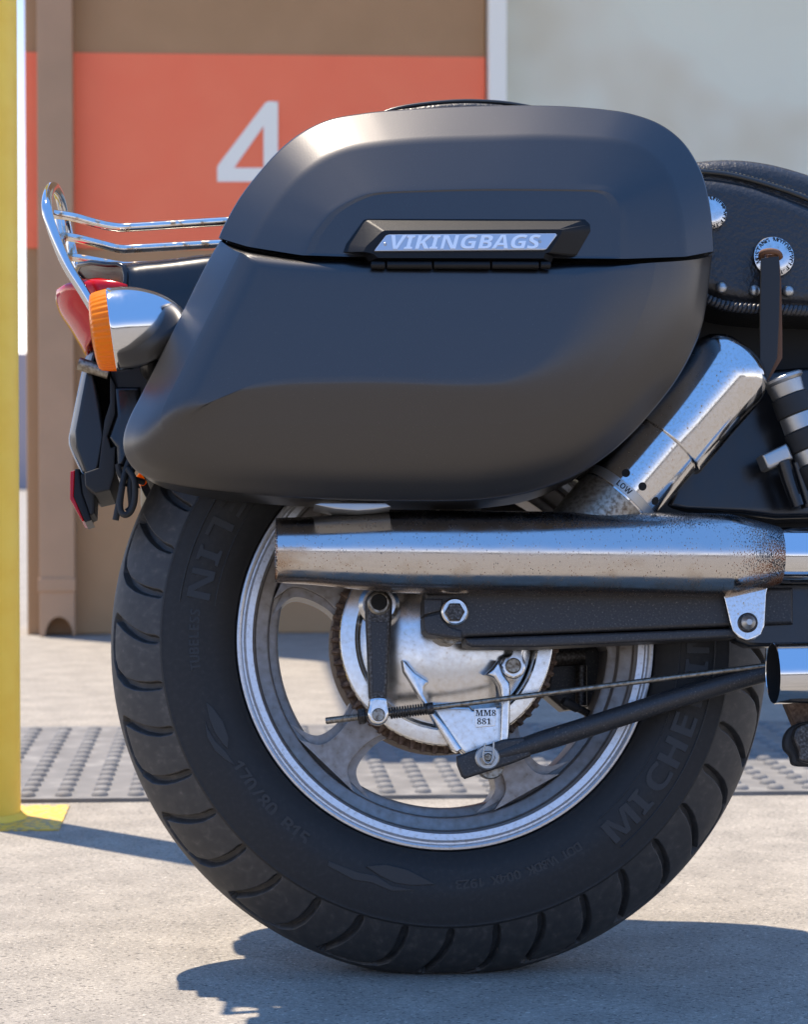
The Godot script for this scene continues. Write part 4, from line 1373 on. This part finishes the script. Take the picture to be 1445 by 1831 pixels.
# ================================================================= surroundings
func struct_box(called: String, c: Vector3, h: Vector3, mat: Material) -> MeshInstance3D:
	var mb := MB.new()
	box(mb, c, h)
	var o := part(mb, called, mat, self)
	o.set_meta("kind", "structure")
	return o
func surroundings(sun_step: Vector2):
	struct_box("ground", Vector3(0, -0.15, 0), Vector3(60, 0.15, 60), M.concrete)
	# tactile paving: a grey strip with rows of flat domes
	var near := G(722, 1429).z
	var far := G(722, 1300).z
	var mid := (near + far) / 2
	var strip := struct_box("tactile_paving", Vector3(0.3, 0.002, mid), Vector3(4.0, 0.004, (near - far) / 2), M.tactile)
	var dome := MB.new()
	lathe(dome, Vector3.ZERO, Vector3.UP, [[0, 0.0130], [0.0035, 0.0118], [0.0060, 0.0090], [0.0066, 0.0072], [0.0067, 0.0001]], 14, false)
	var dm := dome.mesh(60)
	var step := 0.0525
	var rest := []
	var count := 0
	var rows := int((near - far) / step)
	for j in rows:
		for i in range(-40, 60):
			var p := Vector3(i * step + G(50, 1427).x, 0.006, near - 0.028 - j * step)
			var local := cam_basis.inverse() * (p - cam_pos)
			var u := 722.5 - local.x / local.z * F
			var shown := (u > 30 and u < 300) or (u > 625 and u < 890) or (u > 1290 and u < 1450)
			if shown and count < 300:
				var o := put(dm, "dome", M.tactile, strip)
				o.position = p
				count += 1
			else:
				rest.append(p)
	var mmi := MultiMeshInstance3D.new()
	var mu := MultiMesh.new()
	mu.transform_format = MultiMesh.TRANSFORM_3D
	mu.mesh = dm
	mu.instance_count = rest.size()
	for k in rest.size(): mu.set_instance_transform(k, Transform3D(Basis(), rest[k]))
	mmi.multimesh = mu
	mmi.material_override = M.tactile
	mmi.name = "dome_field"
	mmi.set_meta("kind", "stuff")
	strip.add_child(mmi, true)
	# yellow bollard
	var foot := G(33, 1470)
	var bol := thing("bollard", "yellow painted steel pipe post on a square yellow base plate", "post")
	bol.position = Vector3(foot.x - 0.052, 0, foot.z - 0.03)
	var mb := MB.new()
	lathe(mb, Vector3(0, 0.0, 0), Vector3(0, 2.3, 0), [[0, 0.052], [2.24, 0.052], [2.27, 0.045], [2.288, 0.03], [2.294, 0.0005]], 48)
	part(mb, "pipe", M.yellow, bol)
	mb = MB.new()
	cbox(mb, Vector3(0.0, 0.0012, 0.0), Vector3(0.112, 0.0012, 0.108), 0.0005)
	part(mb, "base_plate", M.yellow_worn, bol)
	mb = MB.new()
	lathe(mb, Vector3(0, 0.002, 0), Vector3(0, 0.014, 0), [[0, 0.062], [0.004, 0.057], [0.008, 0.053]], 40, false)
	part(mb, "weld", M.yellow, bol)
	# storage building
	var base := G(70, 1135)
	var z := base.z
	var x0 := W(47, 900, z).x
	var x1 := W(868, 900, z).x
	var bld := thing("storage_building", "brown panelled storage unit with an orange band and white numeral", "building")
	bld.position = Vector3(x0, 0, z)
	var off := bld.position
	mb = MB.new()
	cbox(mb, Vector3((x0 + x1) / 2, 1.6, z - 0.15) - off, Vector3((x1 - x0) / 2, 1.6, 0.15), 0.006)
	part(mb, "wall", M.brown_wall, bld)
	mb = MB.new()
	var b0 := W(460, 446, z).y
	var b1 := W(460, 98, z).y
	cbox(mb, Vector3((x0 + x1) / 2, (b0 + b1) / 2, z + 0.002) - off, Vector3((x1 - x0) / 2 - 0.002, (b1 - b0) / 2, 0.004), 0.001)
	part(mb, "orange_band", M.orange, bld)
	mb = MB.new()
	var num := []
	for p in [[388, 300], [476, 182], [497, 182], [497, 325], [388, 325]]: num.push_back(W(p[0], p[1], z + 0.0085) - off)
	var hole := []
	for p in [[418, 299], [470, 232], [470, 299]]: hole.push_back(W(p[0], p[1], z + 0.0085) - off)
	# strokes of the 4: diagonal, crossbar, upright
	var four := [[[388, 299], [391, 293], [474, 184], [480, 181], [492, 181], [492, 203], [484, 207], [420, 298], [420, 300], [390, 310]], [[388, 300], [470.5, 300], [470.5, 325], [388, 325]], [[471, 228], [474, 190], [497, 181], [497, 372], [471, 372]], [[497.5, 300], [520, 300], [520, 325], [497.5, 325]]]
	var zz := 0.0
	for s in four:
		var pl := []
		for p in s: pl.push_back(W(p[0], p[1], z + 0.0088 + zz) - off)
		slab(mb, pl, 0.002, 0.0003)
		zz += 0.0006
	part(mb, "numeral", M.white_paint, bld)
	# pilaster with an arched notch at its foot
	mb = MB.new()
	var pz := z + 0.07
	var pa := W(69, 900, pz).x
	var pb := W(132, 900, pz).x
	var pc := (pa + pb) / 2
	var pts := [Vector3(pa, 0.002, pz) - off, Vector3(pa, 3.2, pz) - off, Vector3(pb, 3.2, pz) - off, Vector3(pb, 0.002, pz) - off]
	for k in 13:
		var a := PI * k / 12.0
		pts.push_back(Vector3(pc + 0.005 + cos(a) * 0.036, 0.002 + sin(a) * 0.050, pz) - off)
	slab(mb, pts, 0.068, 0.004)
	var pil := part(mb, "pilaster", M.brown_post, bld)
	mb = MB.new()
	cbox(mb, Vector3(pc, 0.075 + W(100, 1054, pz).y / 2.0, pz + 0.001) - off, Vector3((pb - pa) / 2 + 0.003, W(100, 1054, pz).y / 2.0 - 0.075 + 0.03, 0.004), 0.002)
	put(mb.mesh(), "foot_sleeve", M.brown_post, pil)
	# the white jamb and pale door beside it
	var j1 := W(905, 300, z + 0.05).x
	mb = MB.new()
	cbox(mb, Vector3((x1 + j1) / 2 + 0.003, 1.6, z - 0.04) - off, Vector3((j1 - x1) / 2, 1.6, 0.09), 0.006)
	part(mb, "door_jamb", M.white_paint, bld)
	mb = MB.new()
	cbox(mb, Vector3(j1 + 1.506, 1.6, z - 0.13) - off, Vector3(1.5, 1.598, 0.06), 0.004)
	part(mb, "door", M.pale_door, bld)
	# the canopy over the door: its shadow lies on the ground to the right
	var sh := G(651, 1368)
	var ch := 3.25
	var cx := sh.x - sun_step.x * ch
	var cz := sh.z - sun_step.y * ch
	mb = MB.new()
	cbox(mb, Vector3(cx + 2.0, ch + 0.06, (cz + z) / 2) - off, Vector3(2.0, 0.06, (cz - z) / 2), 0.01)
	part(mb, "canopy", M.roof, bld)
	# a long low building across the lot: the dark line that the chrome mirrors
	var bl := thing("low_building", "long low grey building across the lot with a flat roof", "building")
	bl.position = Vector3(0, 0, 44)
	mb = MB.new()
	cbox(mb, Vector3(0, 1.2, 0), Vector3(50, 1.2, 3.0), 0.02)
	part(mb, "wall", M.low_wall, bl)
	mb = MB.new()
	cbox(mb, Vector3(0, 2.5, 0), Vector3(50.4, 0.1, 3.4), 0.02)
	part(mb, "roof", M.low_roof, bl)
	# a low wall far behind, past the building's end
	mb = MB.new()
	var fz := -22.0
	cbox(mb, Vector3(0, W(38, 632, fz).y / 2, 0), Vector3(9, W(38, 632, fz).y / 2, 0.1), 0.01)
	var fw := thing("boundary_wall", "low mauve grey wall far behind the building's end", "wall")
	fw.position = Vector3(W(38, 632, fz).x - 4, 0, fz)
	part(mb, "wall", M.mauve, fw)

func _ready():
	# ---- camera
	var yaw := atan(302.5 / F)
	var pitch := atan(135.5 / F)
	cam_basis = Basis(Vector3.UP, -yaw) * Basis(Vector3.RIGHT, -pitch)
	bike_basis = Basis(Vector3.RIGHT, -LEAN)
	var rim := bike_basis * (HUB + Vector3(0, 0, 0.0605))
	cam_pos = rim - (cam_basis * Vector3((798.0 - 722.5) / F, -(1142.0 - 915.5) / F, -1.0)) * (F * 0.2065 / 375.5)
	var cam := Camera3D.new()
	cam.name = "camera"
	cam.fov = rad_to_deg(2.0 * atan(915.5 / F))
	cam.near = 0.05
	cam.far = 400.0
	cam.transform = Transform3D(cam_basis, cam_pos)
	var at := CameraAttributesPhysical.new()
	at.frustum_focal_length = 85.0
	at.frustum_focus_distance = 2.26
	at.exposure_aperture = 13.0
	at.frustum_near = 0.05
	at.frustum_far = 400.0
	cam.attributes = at
	cam.fov = rad_to_deg(2.0 * atan(915.5 / F))
	add_child(cam)
	cam.current = true
	# ---- sky and exposure
	var env := Environment.new()
	env.background_mode = Environment.BG_SKY
	var sm := ProceduralSkyMaterial.new()
	sm.sky_top_color = Color(0.375, 0.565, 0.83)
	sm.sky_horizon_color = Color(1.30, 1.25, 1.16)
	sm.sky_curve = 0.06
	sm.sky_energy_multiplier = 1.0
	sm.ground_bottom_color = Color(0.55, 0.52, 0.47)
	sm.ground_horizon_color = Color(0.66, 0.68, 0.70)
	var sky := Sky.new()
	sky.sky_material = sm
	env.sky = sky
	env.tonemap_mode = Environment.TONE_MAPPER_LINEAR
	env.tonemap_exposure = 2.04
	env.sdfgi_enabled = true
	env.ssao_enabled = true
	env.ssil_enabled = true
	var we := WorldEnvironment.new()
	we.name = "sky"
	we.environment = env
	add_child(we)
	# ---- sun: high, behind and to the left
	var step := Vector2(0.232, 0.245)
	var sun := DirectionalLight3D.new()
	sun.name = "sun"
	sun.light_energy = 1.32
	sun.light_color = Color(1.0, 0.94, 0.86)
	sun.light_angular_distance = 0.55
	sun.shadow_enabled = true
	add_child(sun)
	sun.look_at_from_position(Vector3.ZERO, Vector3(step.x, -1.0, step.y), Vector3.RIGHT)
	make_materials()
	surroundings(step)
	var bike := thing("motorcycle", "rear half of a black and chrome cruiser motorcycle leaning on its stand", "motorcycle")
	bike.transform = Transform3D(bike_basis, Vector3.ZERO)
	rear_wheel(bike)
	brake(bike)
	exhaust(bike)
	chassis(bike)
	seat(bike)
	tail(bike)
	saddlebag("satin black hard saddlebag with a silver name plate above the muffler", false)
	saddlebag("second satin black saddlebag on the motorcycle's far side", true)
